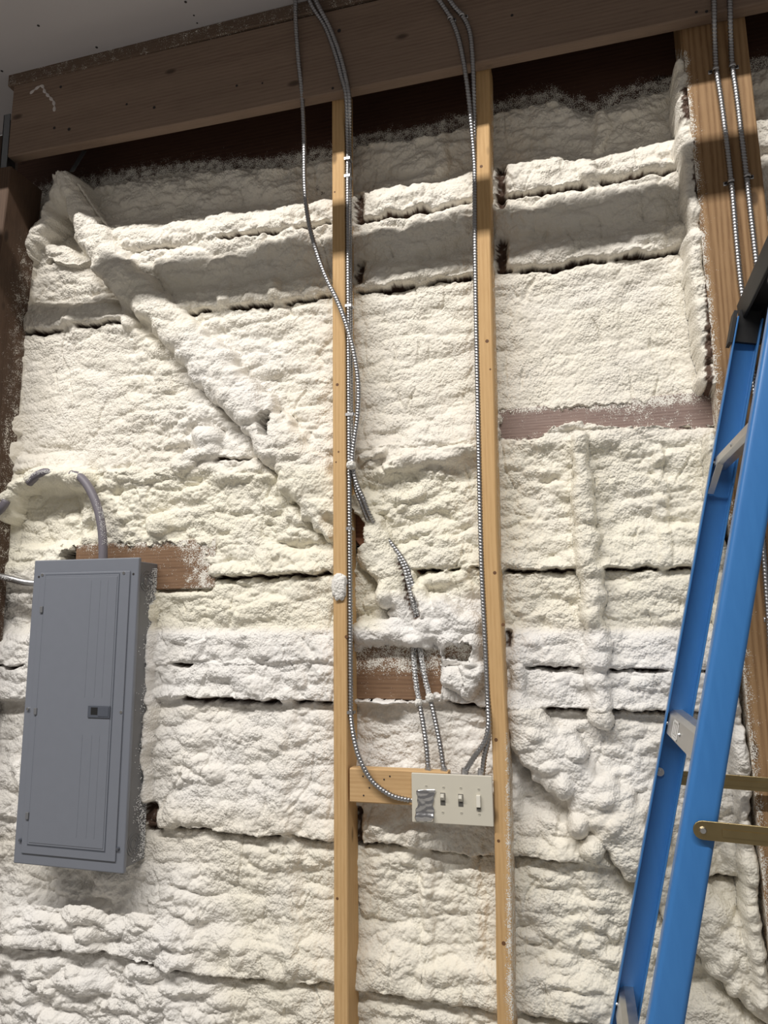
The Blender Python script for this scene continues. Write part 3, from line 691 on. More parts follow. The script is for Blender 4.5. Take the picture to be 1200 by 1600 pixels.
# header behind the studs, above the foam
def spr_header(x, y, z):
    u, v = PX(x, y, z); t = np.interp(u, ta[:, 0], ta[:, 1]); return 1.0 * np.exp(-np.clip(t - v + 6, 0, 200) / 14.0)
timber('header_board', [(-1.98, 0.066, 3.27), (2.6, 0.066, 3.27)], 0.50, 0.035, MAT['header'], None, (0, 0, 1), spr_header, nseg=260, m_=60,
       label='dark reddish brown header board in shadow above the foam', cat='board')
# beam and dirty strip on it
BY = SF - 0.038
bL, bR = P(12, 190, BY), P(1200, 10, BY)
zb = 3.226
def spr_beam(x, y, z):
    return 0.0 * x
beam = timber('timber_beam', [(-1.842, BY, 3.262 + .135), (-0.6, BY, zb + .15), (2.6, BY, zb + .13)], 0.278, 0.038, MAT['beam'], None, (0, 0, 1), spr_beam, nseg=60, m_=8,
       label='long weathered brown timber beam under the ceiling', cat='beam')
def spr_plate(x, y, z): return 0.52 + 0 * x
timber('top_plate', [(-1.86, BY - 0.006, 3.548), (2.6, BY - 0.006, 3.532)], 0.046, 0.05, MAT['plate'], None, (0, 0, 1), spr_plate, nseg=120, m_=6,
       label='narrow dirty timber strip between beam and ceiling', cat='board')
# nail heads, bolts and holes of the beam
for (u, v, r_) in [(95, 136, .005), (108, 202, .006), (85, 200, .005), (241, 168, .005), (198, 163, .004), (530, 48, .006), (370, 134, .004), (410, 130, .003), (520, 138, .004), (800, 24, .004), (1088, 19, .004), (1104, 18, .004)]:
    p = P(u, v, BY); MB().cyl((p[0], BY + .001, p[2]), (p[0], BY - 0.0009, p[2]), r_, 8).build('nail_hole', MAT['hole'], beam)
# smear of caulk on the beam's left end
cp = catmull([P(u, v, BY - 0.001) for u, v in [(48, 145), (58, 137), (66, 134), (70, 143), (78, 152), (84, 160), (85, 172)]], 0.0025)
sm = MB()
for i, p in enumerate(cp):
    r_ = 0.005 + 0.0025 * math.sin(i * 0.7); sm.cyl((p[0], BY + .001, p[2]), (p[0] + .001, BY - 0.0025, p[2]), r_, 7, r_ * 0.5)
sm.build('caulk_smear', MAT['wirenut'], beam)

def spr_stud(cuts):
    def f(x, y, z):
        u, v = PX(x, y, z); s = np.zeros(u.shape)
        for (v0, v1, side, st) in cuts: s = np.maximum(s, st * sstep(v0 - 20, v0 + 20, v) * (1 - sstep(v1 - 20, v1 + 20, v)) * side(u, y))
        return s
    return f
def stud(name, pts, wid, mat, label, spray=None, ztop=None, dep=0.089):
    q = pxpath(pts, SF); q = [np.array([p[0] + wid / 2, p[1], p[2]]) for p in q]
    q = q[::-1]                                        # bottom to top
    b = q[0].copy(); b[2] = 0.0; q = [b] + q
    if ztop: t = q[-1].copy(); t[2] = ztop; q.append(t)
    return timber(name, q, wid, dep, mat, None, (1, 0, 0), spray, nseg=150, m_=7, label=label, cat='stud', origin=q[0])
S1 = [(518.5, 165), (519, 400), (520, 800), (521, 1200), (521.5, 1600)]
S2 = [(743.5, 120), (745, 400), (751, 700), (754, 850), (761, 1000), (770, 1200), (774, 1400), (777, 1600)]
w1, w2 = 0.0385, 0.0385
stud('wall_stud', S1, w1, MAT['stud'], 'pale timber stud left of the switch box with cables down its side',
     spr_stud([(935, 960, lambda u, y: 1.0, .45), (805, 815, lambda u, y: 1.0, .4), (900, 1100, lambda u, y: sstep(-.07, -.04, y), .4)]), ztop=3.30)
MAT['stud2'] = wood('knotty_stud_pine', 'Z', (0.64, 0.425, 0.21), (0.47, 0.28, 0.12), 6.6, 30, 0.5)
stud('wall_stud', S2, w2, MAT['stud2'], 'pale timber stud right of the switch box with knots and overspray',
     spr_stud([(1140, 1600, lambda u, y: sstep(778, 797, u), 1.0), (140, 1140, lambda u, y: sstep(-.08, -.04, y), .8)]), ztop=3.28)
for nm, lst in (('wall_stud', [(527, 601, .005), (529, 706, .0032), (525, 722, .0026), (541, 995, .005), (527, 1404, .004), (523, 300, .003)]), ('wall_stud.001', [(761, 533, .0055), (766, 577, .003), (773, 895, .005), (786, 976, .0045), (779, 1314, .0042), (787, 1474, .0055), (752, 260, .005), (775, 1156, .005)])):
    for (u, v, r_) in lst:
        p = P(u, v, SF); MB().cyl((p[0], SF + .002, p[2]), (p[0], SF - .0003, p[2]), r_, 12, r_ * .9).build('knot', MAT['knot'], bpy.data.objects[nm])
# amber post on the right
def spr_post(x, y, z):
    u, v = PX(x, y, z)
    e = np.interp(v, [80, 230, 400, 620, 900, 1200, 1600], [1072, 1100, 1115, 1128, 1146, 1176, 1212])
    dxl = x - np.interp(z, [0, 1.62, 3.21], [.3375, .3245, .3085])
    return np.where(v > 80, np.maximum(1.1 * np.exp(-np.clip(dxl, 0, 1) / .02), .75 * sstep(860, 960, v) * np.exp(-np.clip(dxl - .012, 0, 1) / .02)), 0)
timber('timber_post', [(0.415, SF, 0.0), (0.402, SF, 1.62), (0.386, SF, 3.21), (0.386, SF, 3.30)], 0.155, 0.14, MAT['post'], None, (1, 0, 0), spr_post, nseg=260, m_=30,
       label='wide amber timber post behind the blue ladder', cat='post')
# dark corner post on the left
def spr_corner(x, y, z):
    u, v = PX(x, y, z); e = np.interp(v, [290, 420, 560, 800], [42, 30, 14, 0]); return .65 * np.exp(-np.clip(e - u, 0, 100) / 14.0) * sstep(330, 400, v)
cq = [P(40, 300, -.13), P(16, 560, -.13)]
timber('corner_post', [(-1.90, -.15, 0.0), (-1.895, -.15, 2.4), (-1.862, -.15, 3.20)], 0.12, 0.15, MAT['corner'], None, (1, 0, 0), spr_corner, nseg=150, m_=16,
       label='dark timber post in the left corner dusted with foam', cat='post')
# girts left bare by the foam
def spr_edges(top_, bot, st, k=7.0, extra=None):
    def f(x, y, z):
        u, v = PX(x, y, z); a = np.interp(u, *zip(*top_)); b = np.interp(u, *zip(*bot))
        s = st * (np.exp(-np.clip(v - a, 0, 200) / k) + 0.75 * np.exp(-np.clip(b - v, 0, 200) / (k * .6)))
        return s + (extra(u, v) if extra else 0)
    return f
def girt(u0, u1, v0, v1, Yf, mat, label, spray, wid=None, dep=0.038):
    a, b = P(u0, (v0 + v1) / 2, Yf), P(u1, (v0 + v1) / 2, Yf); za = P((u0 + u1) / 2, v0, Yf)[2]; zb_ = P((u0 + u1) / 2, v1, Yf)[2]
    zc = (za + zb_) / 2
    return timber('wall_girt', [(a[0], Yf, zc), (b[0], Yf, zc)], abs(za - zb_), dep, mat, None, (0, 0, 1), spray, nseg=160, m_=24, label=label, cat='board')
girt(779, 1128, 624, 684, 0.004, MAT['girt_grey'], 'weathered grey brown board set across the foam beside the ladder', spr_edges([(782, 643), (900, 637), (1000, 634), (1126, 620)], [(782, 688), (842, 686), (900, 672), (1126, 668)], .62, 5.0, lambda u, v: .36 + .25 * sstep(900, 1000, u) * (1 - sstep(1020, 1100, u))))
girt(118, 336, 846, 922, -.004, MAT['girt'], 'brown board behind the grey breaker panel with foam at its end', spr_edges([(100, 850), (340, 848)], [(100, 930), (340, 924)], .85, 8.0, lambda u, v: .34 + .6 * sstep(265, 318, u)))
girt(551, 752, 1006, 1094, 0.0, MAT['girt'], 'brown board between the studs above the switch box, top dusted white', spr_edges([(548, 1010), (700, 1010)], [(548, 1110), (700, 1110)], .5, 20.0, lambda u, v: .62 * (1 - sstep(1038, 1068, v)) + .22))
# bare bit of diagonal brace between the studs
a, b = P(540, 790, .012), P(760, 1060, .012)
timber('diagonal_brace', [a, b], 0.085, 0.03, MAT['brace'], None, (0, 0, 1), lambda x, y, z: .28 + 0 * x, nseg=60, m_=10, label='reddish brown diagonal brace showing through the foam between the studs', cat='brace')
# block that carries the switch box
zt, zbk = P(590, 1202, SF)[2], P(590, 1256, SF)[2]
xa, xb = P(546, 1230, SF)[0] + .0005, P(700, 1230, SF)[0]
blk = timber('blocking', [(xa, SF + .001, (zt + zbk) / 2), (xb, SF + .001, (zt + zbk) / 2)], zt - zbk, 0.038, MAT['stud_x'], None, (0, 0, 1), None, nseg=20, m_=6, label='short pale timber block between the studs holding the switch box', cat='board')
for (u, v) in [(567, 1213), (609, 1213), (600, 1218), (577, 1231), (607, 1236), (568, 1243)]:
    p = P(u, v, SF); MB().cyl((p[0], SF + .002, p[2]), (p[0], SF + .0002, p[2]), .0022, 8).build('nail_hole', MAT['hole'], blk)

# ------------------------------------------------------------------ metal corner bits at the top left
hg = MB().box((-1.872, BY - .002, 3.18), (-1.845, BY + .001, 3.42)).box((-1.872, BY - .002, 3.18), (-1.869, BY + .06, 3.42)).build('beam_hanger', MAT['galv'], None)
tag(hg, 'grey metal hanger at the left end of the beam', 'bracket')
a, b = P(132, 236, -.02), P(112, 268, -.05)
st_ = MB().sweep([a, b], [(-.009, -.0015), (.009, -.0015), (.009, .0015), (-.009, .0015)], (1, 0, 0)).build('strap_tie', MAT['galv'], None)
tag(st_, 'grey metal strap hanging above the foamed brace in the left corner', 'bracket')
tube('bracing_wire', [P(122, 287, -.045), P(134, 305, -.03), P(152, 332, -.02), P(172, 358, -.01)], .0042, MAT['foam'], None, .004, 8, .25, .02, label='thin foam dusted rod leaning beside the diagonal brace', cat='rod')
bpy.data.objects['bracing_wire'].data.color_attributes.new('col', 'FLOAT_COLOR', 'POINT').data.foreach_set('color', [0.74, 0.70, 0.63, 1.0] * len(bpy.data.objects['bracing_wire'].data.vertices))

# ------------------------------------------------------------------ foam lumps that hang on other things
def lump(name, centre, size, seed, label, cat='foam', n=20):
    vv, ff = [], []
    for i in range(n + 1):
        th = math.pi * i / n
        for k in range(2 * n):
            ph = 2 * math.pi * k / (2 * n); vv.append((math.sin(th) * math.cos(ph), math.sin(th) * math.sin(ph), math.cos(th)))
    vv = np.array(vv); s = bubbles(vv[:, 0] * 2.2 + seed, vv[:, 2] * 2.2 + vv[:, 1], seed); q = perlin(vv[:, 0] * 3 + vv[:, 1] * 2, vv[:, 2] * 3, seed)
    vv = vv * (0.82 + .22 * s + .12 * q)[:, None]
    vv = np.sign(vv) * np.abs(vv) ** .8
    ff = [(i * 2 * n + k, i * 2 * n + (k + 1) % (2 * n), (i + 1) * 2 * n + (k + 1) % (2 * n), (i + 1) * 2 * n + k) for i in range(n) for k in range(2 * n)]
    o = mesh(name, np.asarray(centre) + vv * np.asarray(size), ff, MAT['foam'], None, centre, True)
    o.data.color_attributes.new('col', 'FLOAT_COLOR', 'POINT').data.foreach_set('color', [0.80, 0.785, 0.755, 1.0] * len(vv))
    return tag(o, label, cat)
c = P(531, 917, SF); lump('foam_lump', (c[0], SF - .002, c[2]), (.0225, .012, .037), 3, 'white foam lump stuck across the left stud')
c = P(549, 727, -.088); lump('foam_lump', c, (.013, .016, .012), 5, 'small round foam lump binding the cable bundle to the left stud')
c = P(654, 1098, -.034); lump('foam_lump', c, (.010, .013, .011), 8, 'small foam knob on the left cable below the brown board')
c = P(672, 1090, -.034); lump('foam_lump', c, (.012, .014, .011), 9, 'small foam knob on the right cable below the brown board')

# ------------------------------------------------------------------ armoured cables
RC = 0.0066
def cable(pts, label, r=RC):
    return tube('armoured_cable', [np.asarray(p, float) for p in pts], r, MAT['mc'], None, .0021, 9, .17, .0084, label=label, cat='cable', group='metal clad cables')
def s1x(z):
    q = np.array([P(u, v, SF) for u, v in S1[::-1]]); return np.interp(z, q[:, 2], q[:, 0]) + w1
def s2x(z):
    q = np.array([P(u, v, SF) for u, v in S2[::-1]]); return np.interp(z, q[:, 2], q[:, 0])
def along1(vs_, off, Y):
    out = []
    for v in vs_:
        z = P(548, v, Y)[2]; out.append((s1x(z) + off, Y, z))
    return out
def along2(vs_, off, Y):
    out = []
    for v in vs_:
        z = P(745, v, Y)[2]; out.append((s2x(z) - off, Y, z))
    return out
FB = BY - 0.008
BX = {'left': P(645, 1250, -.075)}
# A: straight run down the stud, then curling into the left side of the box
cA = cable([P(478, -12, FB - .02), P(489, 12, FB - .012), P(508, 42, FB), P(524, 85, FB), P(534, 122, FB), P(541, 152, FB + .004)] + along1([215, 300, 420, 560, 700, 850, 1000, 1080, 1115], .0075, -.076) + [P(552, 1148, -.092), P(562, 1186, -.1), P(582, 1221, -.098), P(610, 1242, -.095), P(634, 1249, -.085), P(650, 1250, -.075)],
           'armoured cable curling off the left stud into the side of the switch box')
# B: second of the bundle
cB = cable([P(486, -14, FB - .02), P(500, 14, FB - .016), P(516, 45, FB - .004), P(531, 85, FB - .002), P(541, 125, FB), P(546, 158, FB + .006)] + along1([220, 300, 420, 560, 660], .009, -.060) + along1([720], .014, -.066) + [P(555, 760, -.06), P(564, 785, -.058), P(572, 806, -.04), P(580, 822, -.015), P(604, 852, -.012), P(628, 880, -.016), P(637, 908, -.018), P(645, 940, -.018), P(649, 965, -.012), P(647, 990, -.01), P(645, 1012, -.008), P(648, 1050, -.018), P(654, 1092, -.03), P(661, 1130, -.045), P(666, 1165, -.06), P(669, 1206, -.066)],
           'armoured cable of the stud bundle that enters the box top at the far left')
# C: loose loop left of the stud
cC = cable([P(462, -14, FB - .02), P(462, 30, FB - .012), P(466, 90, FB - .004), P(472, 150, -.118), P(475, 220, -.11), P(476, 290, -.108), P(482, 345, -.106), P(495, 395, -.104), P(510, 435, -.102), P(527, 470, -.1), P(542, 510, -.098), P(553, 552, -.094), P(560, 600, -.088), P(559, 648, -.082), P(552, 700, -.078), P(551, 727, -.078), P(557, 755, -.076), P(568, 780, -.07), P(577, 803, -.05), P(588, 822, -.02), P(612, 850, -.014), P(633, 880, -.018), P(644, 910, -.018), P(652, 942, -.018), P(656, 970, -.012), P(655, 1012, -.01), P(662, 1050, -.02), P(672, 1090, -.03), P(681, 1130, -.046), P(688, 1165, -.06), P(694, 1206, -.066)],
           'armoured cable hanging in a loose loop in front of the left stud')
# D, E: pair down the second stud
cD = cable([P(676, -14, FB - .012), P(690, 6, FB - .006), P(704, 28, FB), P(715, 55, FB), P(723, 90, FB), P(730, 135, FB + .006)] + [P(736, 190, -.1)] + along2([260, 340, 460, 600, 740, 880, 1000, 1090], .0055, -.082) + [P(763, 1135, -.098), P(757, 1160, -.096), P(743, 1180, -.086), P(730, 1200, -.07), P(728, 1208, -.066)],
           'armoured cable on the right stud bending left into the box top')
cE = cable([P(694, -14, FB - .012), P(708, 8, FB - .006), P(724, 27, FB), P(734, 50, FB), P(738, 85, FB), P(740, 130, FB + .008)] + [P(741, 180, -.094)] + along2([260, 340, 460, 600, 740, 880, 1000, 1080], .0065, -.0665) + [P(764, 1125, -.09), P(763, 1155, -.09), P(757, 1182, -.078), P(754, 1208, -.066)],
           'armoured cable on the right stud dropping straight into the box top')
# F, G: pair down the amber post
cF = cable([P(1115, -14, FB), P(1116, 30, FB), P(1117, 70, SF - .012), P(1119, 108, SF - .008), P(1127, 160, SF - .006), P(1136, 230, SF - .006), P(1144, 300, SF - .006), P(1150, 370, SF - .006), P(1157, 440, SF - .006), P(1166, 500, SF - .006), P(1172, 545, SF - .006), P(1178, 600, SF - .006), P(1184, 700, SF - .006), P(1189, 800, SF - .006), P(1196, 900, SF - .006), P(1203, 1000, SF - .006), P(1214, 1200, SF - .006), P(1222, 1450, SF - .006), P(1230, 1750, SF - .006)],
           'left of the two armoured cables on the amber post')
cG = cable([P(1140, -14, FB), P(1141, 30, FB), P(1142, 66, SF - .012), P(1144, 102, SF - .008), P(1151, 150, SF - .006), P(1160, 225, SF - .006), P(1169, 300, SF - .006), P(1176, 360, SF - .006), P(1184, 430, SF - .006), P(1194, 520, SF - .006), P(1204, 640, SF - .006), P(1212, 760, SF - .006), P(1222, 900, SF - .006), P(1234, 1150, SF - .006), P(1242, 1450, SF - .006), P(1250, 1750, SF - .006)],
           'right of the two armoured cables on the amber post')
def strap(parent, u, v, Y, screw_dx):
    p = P(u, v, Y); mbs = MB()
    arc = [(p[0] + math.cos(t) * (RC + .0016), Y - .002 - math.sin(t) * (RC + .0018), p[2]) for t in np.linspace(0, math.pi, 9)]
    mbs.sweep(arc, [(-.004, -.0006), (.004, -.0006), (.004, .0006), (-.004, .0006)], (0, 0, 1))
    sx = 1 if screw_dx > 0 else -1
    mbs.box((min(p[0] + sx * RC, p[0] + screw_dx + sx * .005), Y + RC - .0015, p[2] - .0055), (max(p[0] + sx * RC, p[0] + screw_dx + sx * .005), Y + RC - .0002, p[2] + .0055))
    s_ = mbs.build('cable_strap', MAT['strap'], parent, None, True)
    MB().cyl((p[0] + screw_dx, Y + RC, p[2]), (p[0] + screw_dx, Y + RC - .004, p[2]), .0032, 10).build('screw', MAT['hole'], s_)
strap(cF, 1118, 109, SF - .007, -.012); strap(cG, 1144, 104, SF - .007, .012); strap(cF, 1142, 284, SF - .006, -.012); strap(cG, 1167, 276, SF - .006, .012)
strap(cD, 704, 30, FB + .001, .010); strap(cE, 722, 25, FB + .001, .011); strap(cF, 1204, 968, SF - .006, -.008)
def staple(parent, v, off, Y, ww):
    z = P(548, v, Y)[2]; x = s1x(z); MB().box((x - .001, Y - .007, z - .004), (x + ww, Y - .0055, z + .004)).box((x + ww - .0015, Y - .007, z - .004), (x + ww, Y + .016, z + .004)).build('cable_strap', MAT['strap'], parent)
for v, ww in [(248, .018), (275, .018), (478, .02), (648, .024), (826, .016), (1113, .016)]: staple(cA, v, .0075, -.076, ww)

# ------------------------------------------------------------------ switch box
PZ_t, PZ_b = 1.2925, 1.1735; PX_l, PX_r = -.4685, -.2640; PY = -.098
box = empty('switch_box', ((PX_l + PX_r) / 2, -.06, PZ_b), 'ivory four gang switch box with three toggles and foil tape', 'switch')
bevel(MB().box((PX_l, PY, PZ_b), (PX_r, PY + .006, PZ_t)).build('cover_plate', MAT['plate_ivory'], box), .0022, 3)
bevel(MB().box((PX_l + .006, PY + .0062, PZ_b + .007), (PX_r - .006, -.048, PZ_t - .006)).build('steel_box', MAT['strap'], box), .002, 2)
def pp(u, v): return P(u, v, PY)
sw = [(692, 1248, .5), (720, 1250, .5), (748, 1253, .8)]
for i, (u, v, _) in enumerate(sw):
    p = pp(u, v); hz = .0155 if i < 2 else .0195
    s_ = MB().box((p[0] - .0062, PY - .0006, p[2] - hz / 1.0 + .0), (p[0] + .0062, PY + .001, p[2] + hz * .9)).build('switch_slot', MAT['slot'] if i < 2 else MAT['plate_ivory'], box)
    tg = MB()
    if i < 2:
        tg.add([(p[0] - .0048, PY - .0005, p[2] - .004), (p[0] + .0048, PY - .0005, p[2] - .004), (p[0] + .0048, PY - .0005, p[2] + .012), (p[0] - .0048, PY - .0005, p[2] + .012),
                (p[0] - .0038, PY - .011, p[2] + .005), (p[0] + .0038, PY - .011, p[2] + .005), (p[0] + .0038, PY - .010, p[2] + .013), (p[0] - .0038, PY - .010, p[2] + .013)],
               [(4, 5, 6, 7), (0, 1, 5, 4), (1, 2, 6, 5), (2, 3, 7, 6), (3, 0, 4, 7)])
    else:
        tg.box((p[0] - .0052, PY - .0075, p[2] - .012), (p[0] + .0052, PY - .0004, p[2] + .0165), .001)
        MB().box((p[0] - .005, PY - .004, p[2] - .0185), (p[0] + .005, PY - .0006, p[2] - .0132)).build('indicator', MAT['slot'], box)
    tg.build('toggle', MAT['toggle'], box)
for (u, v) in [(666, 1228), (693, 1230), (720, 1231), (748, 1233), (692, 1269), (721, 1270), (749, 1272)]:
    p = pp(u, v); sc = MB().cyl((p[0], PY + .001, p[2]), (p[0], PY - .0009, p[2]), .0034, 14).build('plate_screw', MAT['plate_ivory'], box)
    MB().box((p[0] - .0026, PY - .0012, p[2] - .0005), (p[0] + .0026, PY - .00085, p[2] + .0005)).build('screw_slot', MAT['slot'], sc)
# crumpled foil tape over the first gang, hanging a little off the plate
fv_, ff_ = [], []; cols, rows = 12, 30
tl, tr, bl, br = pp(653, 1234), pp(679, 1233), pp(650, 1283), pp(677, 1284)
for i in range(rows + 1):
    for k in range(cols + 1):
        a_, b_ = k / cols, i / rows; q = (tl * (1 - a_) + tr * a_) * (1 - b_) + (bl * (1 - a_) + br * a_) * b_
        nzv = float(perlin(np.array([a_ * 1.9 + b_ * 1.1]), np.array([b_ * 4.3]), 71)[0]); nz2 = float(np.abs(perlin(np.array([a_ * 2.7]), np.array([b_ * 5.1 + a_ * 2]), 72))[0])
        wob = .0022 * math.sin(b_ * 9 + 1) + .0012 * math.sin(b_ * 23)
        fv_.append((q[0] + wob * (1 if a_ > .5 else -1) * abs(a_ - .5) * 2, PY - .0015 - .0025 * abs(nzv) - .003 * nz2 - (.004 if 0.72 < b_ < 0.98 else 0) * math.sin(max(0, (b_ - .72) / .26) * math.pi), q[2]))
ff_ = [(i * (cols + 1) + k, i * (cols + 1) + k + 1, (i + 1) * (cols + 1) + k + 1, (i + 1) * (cols + 1) + k) for i in range(rows) for k in range(cols)]
fo = mesh('foil_tape', fv_, ff_, MAT['foil'], box, None, True); md = fo.modifiers.new('solid', 'SOLIDIFY'); md.thickness = .0004; fo['label'] = 'crumpled silver foil tape'
# cable connectors
for (u, v, tilt) in [(669, 1204, 0), (694, 1205, 0), (726, 1207, 0), (752, 1209, 0)]:
    p = P(u, v, -.066); k_ = MB().cyl((p[0], -.066, PZ_t - .007), (p[0], -.066, PZ_t + .007), .0095, 12).cyl((p[0], -.066, PZ_t + .007), (p[0], -.066, PZ_t + .012), .0082, 12).build('connector', MAT['strap'], box)
    MB().cyl((p[0] + .006, -.075, PZ_t + .004), (p[0] + .006, -.079, PZ_t + .004), .003, 8).build('screw', MAT['steel'], k_)
p = P(644, 1250, -.075); MB().cyl((PX_l + .007, -.075, p[2]), (PX_l - .008, -.075, p[2]), .009, 12).build('connector', MAT['strap'], box)

# ------------------------------------------------------------------ breaker panel
W_, Hh = .3665, .874; pcx, pz0 = -1.4635, .9965; FY = -.105; tilt = math.radians(-0.55)
def pv(fx, fz, y=0.0):            # fx, fz in 0..1 over the cover, measured from its upper left; slight lean as hung
    a_ = (fx - .5) * W_; b_ = (.5 - fz) * Hh
    return np.array([pcx + a_ * math.cos(tilt) - b_ * math.sin(tilt), FY + y, pz0 + Hh / 2 + a_ * math.sin(tilt) + b_ * math.cos(tilt)])
pan = empty('breaker_panel', (pcx, -.02, pz0), 'tall grey steel breaker panel with closed door', 'electrical panel')
def slabp(name, f0, f1, g0, g1, y0, y1, mat, parent, bv=0.0, seg=2):
    v = [pv(fx, fz, y) for y in (y0, y1) for fx, fz in ((f0, g0), (f1, g0), (f1, g1), (f0, g1))]
    o = MB().add(v, [(3, 2, 1, 0), (4, 5, 6, 7), (0, 1, 5, 4), (1, 2, 6, 5), (2, 3, 7, 6), (3, 0, 4, 7)]).build(name, mat, parent)
    import bmesh
    bm = bmesh.new(); bm.from_mesh(o.data); bmesh.ops.recalc_face_normals(bm, faces=bm.faces); bm.to_mesh(o.data); bm.free()
    return bevel(o, bv, seg) if bv else o
bodyp = slabp('body', .03, .985, .012, .988, .008, .104, MAT['panel_side'], pan, .003)
cover = slabp('cover', 0, 1, 0, 1, -.004, .010, MAT['panel'], pan, .004, 3)
# raised field inside the rim
slabp('raised_field', .075, .93, .045, .965, -.0085, -.0042, MAT['panel'], cover, .0035, 3)
door = slabp('door', .135, .835, .055, .935, -.0105, -.0086, MAT['panel'], pan, .0012, 2)
slabp('door_field', .15, .822, .063, .928, -.0118, -.0106, MAT['panel'], door, .001, 2)
sh = slabp('door_shadow_line', .131, .840, .052, .939, -.0090, -.0086, MAT['latch'], cover)
for (fa, fb) in ((.575, .585), (.665, .672), (.735, .742)): slabp('pressed_rib', fa, fb, .075, .46, -.0123, -.0119, MAT['panel'], door, .0004, 1)
for (fa, fb) in ((.575, .585), (.665, .672), (.735, .742)): slabp('pressed_rib', fa, fb, .58, .9, -.0123, -.0119, MAT['panel'], door, .0004, 1)
lt = slabp('latch', .625, .825, .486, .525, -.0150, -.0119, MAT['latch'], pan, .0012, 2)
slabp('latch_recess', .655, .715, .492, .515, -.0156, -.0151, MAT['black'], lt)
slabp('latch_slide', .72, .815, .491, .520, -.0162, -.0151, MAT['latch'], lt, .0006, 1)
for (fx, fz) in ((.105, .16), (.115, .50), (.105, .835)): slabp('hinge', fx, fx + .028, fz, fz + .022, -.0135, -.0086, MAT['panel_side'], pan, .001, 2)
for (fx, fz, shiny) in ((.10, .052, 1), (.875, .052, 1), (.045, .505, 1), (.915, .505, 1), (.06, .925, 0), (.945, .925, 0)):
    p = pv(fx, fz, -.0085); s_ = MB().cyl((p[0], p[1] + .004, p[2]), (p[0], p[1] - .0015, p[2]), .0052, 14, .0044).build('cover_screw', MAT['steel'] if shiny else MAT['latch'], pan)
    MB().box((p[0] - .004, p[1] - .0019, p[2] - .0007), (p[0] + .004, p[1] - .0014, p[2] + .0007)).build('screw_slot', MAT['slot'], s_)
for (fx, fz) in ((.055, .058), (.955, .056)):
    p = pv(fx, fz, -.0042); MB().cyl((p[0], p[1] + .003, p[2]), (p[0], p[1] - .0004, p[2]), .0035, 10).build('screw_hole', MAT['hole'], cover)
# knockout rings on the right side of the box
for fz in (.075, .925):
    c0 = pv(.985, fz, .045)
    for r_ in (.030, .021, .013):
        mbk = MB(); n_ = 28
        for s in range(n_):
            pass
        ring = [(c0[0] + .0008, c0[1] + math.cos(t) * r_, c0[2] + math.sin(t) * r_) for t in np.linspace(0, 2 * math.pi, 29)]
        mbk.sweep(ring, [(-.0008, -.0013), (.0008, -.0013), (.0008, .0013), (-.0008, .0013)], (1, 0, 0)); mbk.build('knockout_ring', MAT['panel_side'], bodyp)
# overspray beads on the right side of the box
bv_, bf_ = [], []; rb = np.random.default_rng(5)
ico = [(0, 0, 1), (.9, 0, 0), (0, .9, 0), (-.9, 0, 0), (0, -.9, 0), (0, 0, -1)]; icf = [(0, 1, 2), (0, 2, 3), (0, 3, 4), (0, 4, 1), (5, 2, 1), (5, 3, 2), (5, 4, 3), (5, 1, 4)]
for k in range(2600):
    fz = rb.random(); y = .104 - abs(rb.normal()) * .018 * (.6 + .8 * abs(math.sin(fz * 17))) - .004
    if y < .02: continue
    c0 = pv(.985, .03 + fz * .95, y) + np.array([.0008, 0, 0]); s = .0008 + .0012 * rb.random(); n0 = len(bv_)
    bv_ += [tuple(c0 + np.array(q) * s) for q in ico]; bf_ += [tuple(i + n0 for i in q) for q in icf]
ob = mesh('overspray_beads', bv_, bf_, MAT['sticker'], pan); ob['kind'] = 'stuff'
# grey conduit arching out of the panel top
cond = tube('grey_conduit', [P(112, 741, -.050), P(126, 746, -.056), P(140, 764, -.06), P(152, 792, -.062), P(159, 825, -.062), P(161, 856, -.062), P(161, 876, -.062)], .0135, MAT['pvc'], None, .006, 18, label='bent grey plastic conduit entering the top of the breaker panel', cat='conduit')
cond2 = tube('grey_conduit', [P(46, 754, -.05), P(57, 744, -.062), P(70, 738, -.062), P(80, 740, -.05)], .0135, MAT['pvc'], None, .006, 18, label='short bare piece of grey conduit in the foam arch at the left edge', cat='conduit')
cond3 = tube('grey_conduit', [P(-10, 806, -.064), P(4, 792, -.068), P(10, 782, -.066)], .0135, MAT['pvc'], None, .006, 18, label='bare grey conduit end at the left picture edge beside the arch', cat='conduit')
def beads_on(parent, path, r, count, seed, ang=(-2.6, -.2)):
    q = catmull(path, .004); rr_ = np.random.default_rng(seed); v_, f_ = [], []
    for k in range(count):
        p = q[rr_.integers(0, len(q))]; a_ = rr_.uniform(*ang); s = .0008 + .0011 * rr_.random(); n0 = len(v_)
        c0 = p + np.array([math.cos(a_) * r, math.sin(a_) * r, rr_.normal() * .003])
        v_ += [tuple(c0 + np.array(t) * s) for t in ico]; f_ += [tuple(i + n0 for i in t) for t in icf]
    o = mesh('overspray_beads', v_, f_, MAT['sticker'], parent); o['kind'] = 'stuff'
beads_on(cond, [P(145, 775, -.06), P(156, 805, -.062), P(161, 850, -.062)], .0137, 260, 3, (-1.2, .3))
beads_on(cond2, [P(40, 752, -.066), P(60, 740, -.068), P(80, 738, -.066)], .0137, 160, 4)
# second conduit running in from the left, crusted with foam
cl = tube('crusted_conduit', [P(-20, 896, -.05), P(15, 904, -.05), P(40, 910, -.05), P(62, 912, -.045)], .011, MAT['strap'], None, .006, 14, label='foam crusted metal conduit entering the panel from the left edge', cat='conduit')
beads_on(cl, [P(-20, 896, -.05), P(15, 904, -.05), P(60, 912, -.045)], .0112, 700, 6, (-3.3, .2))
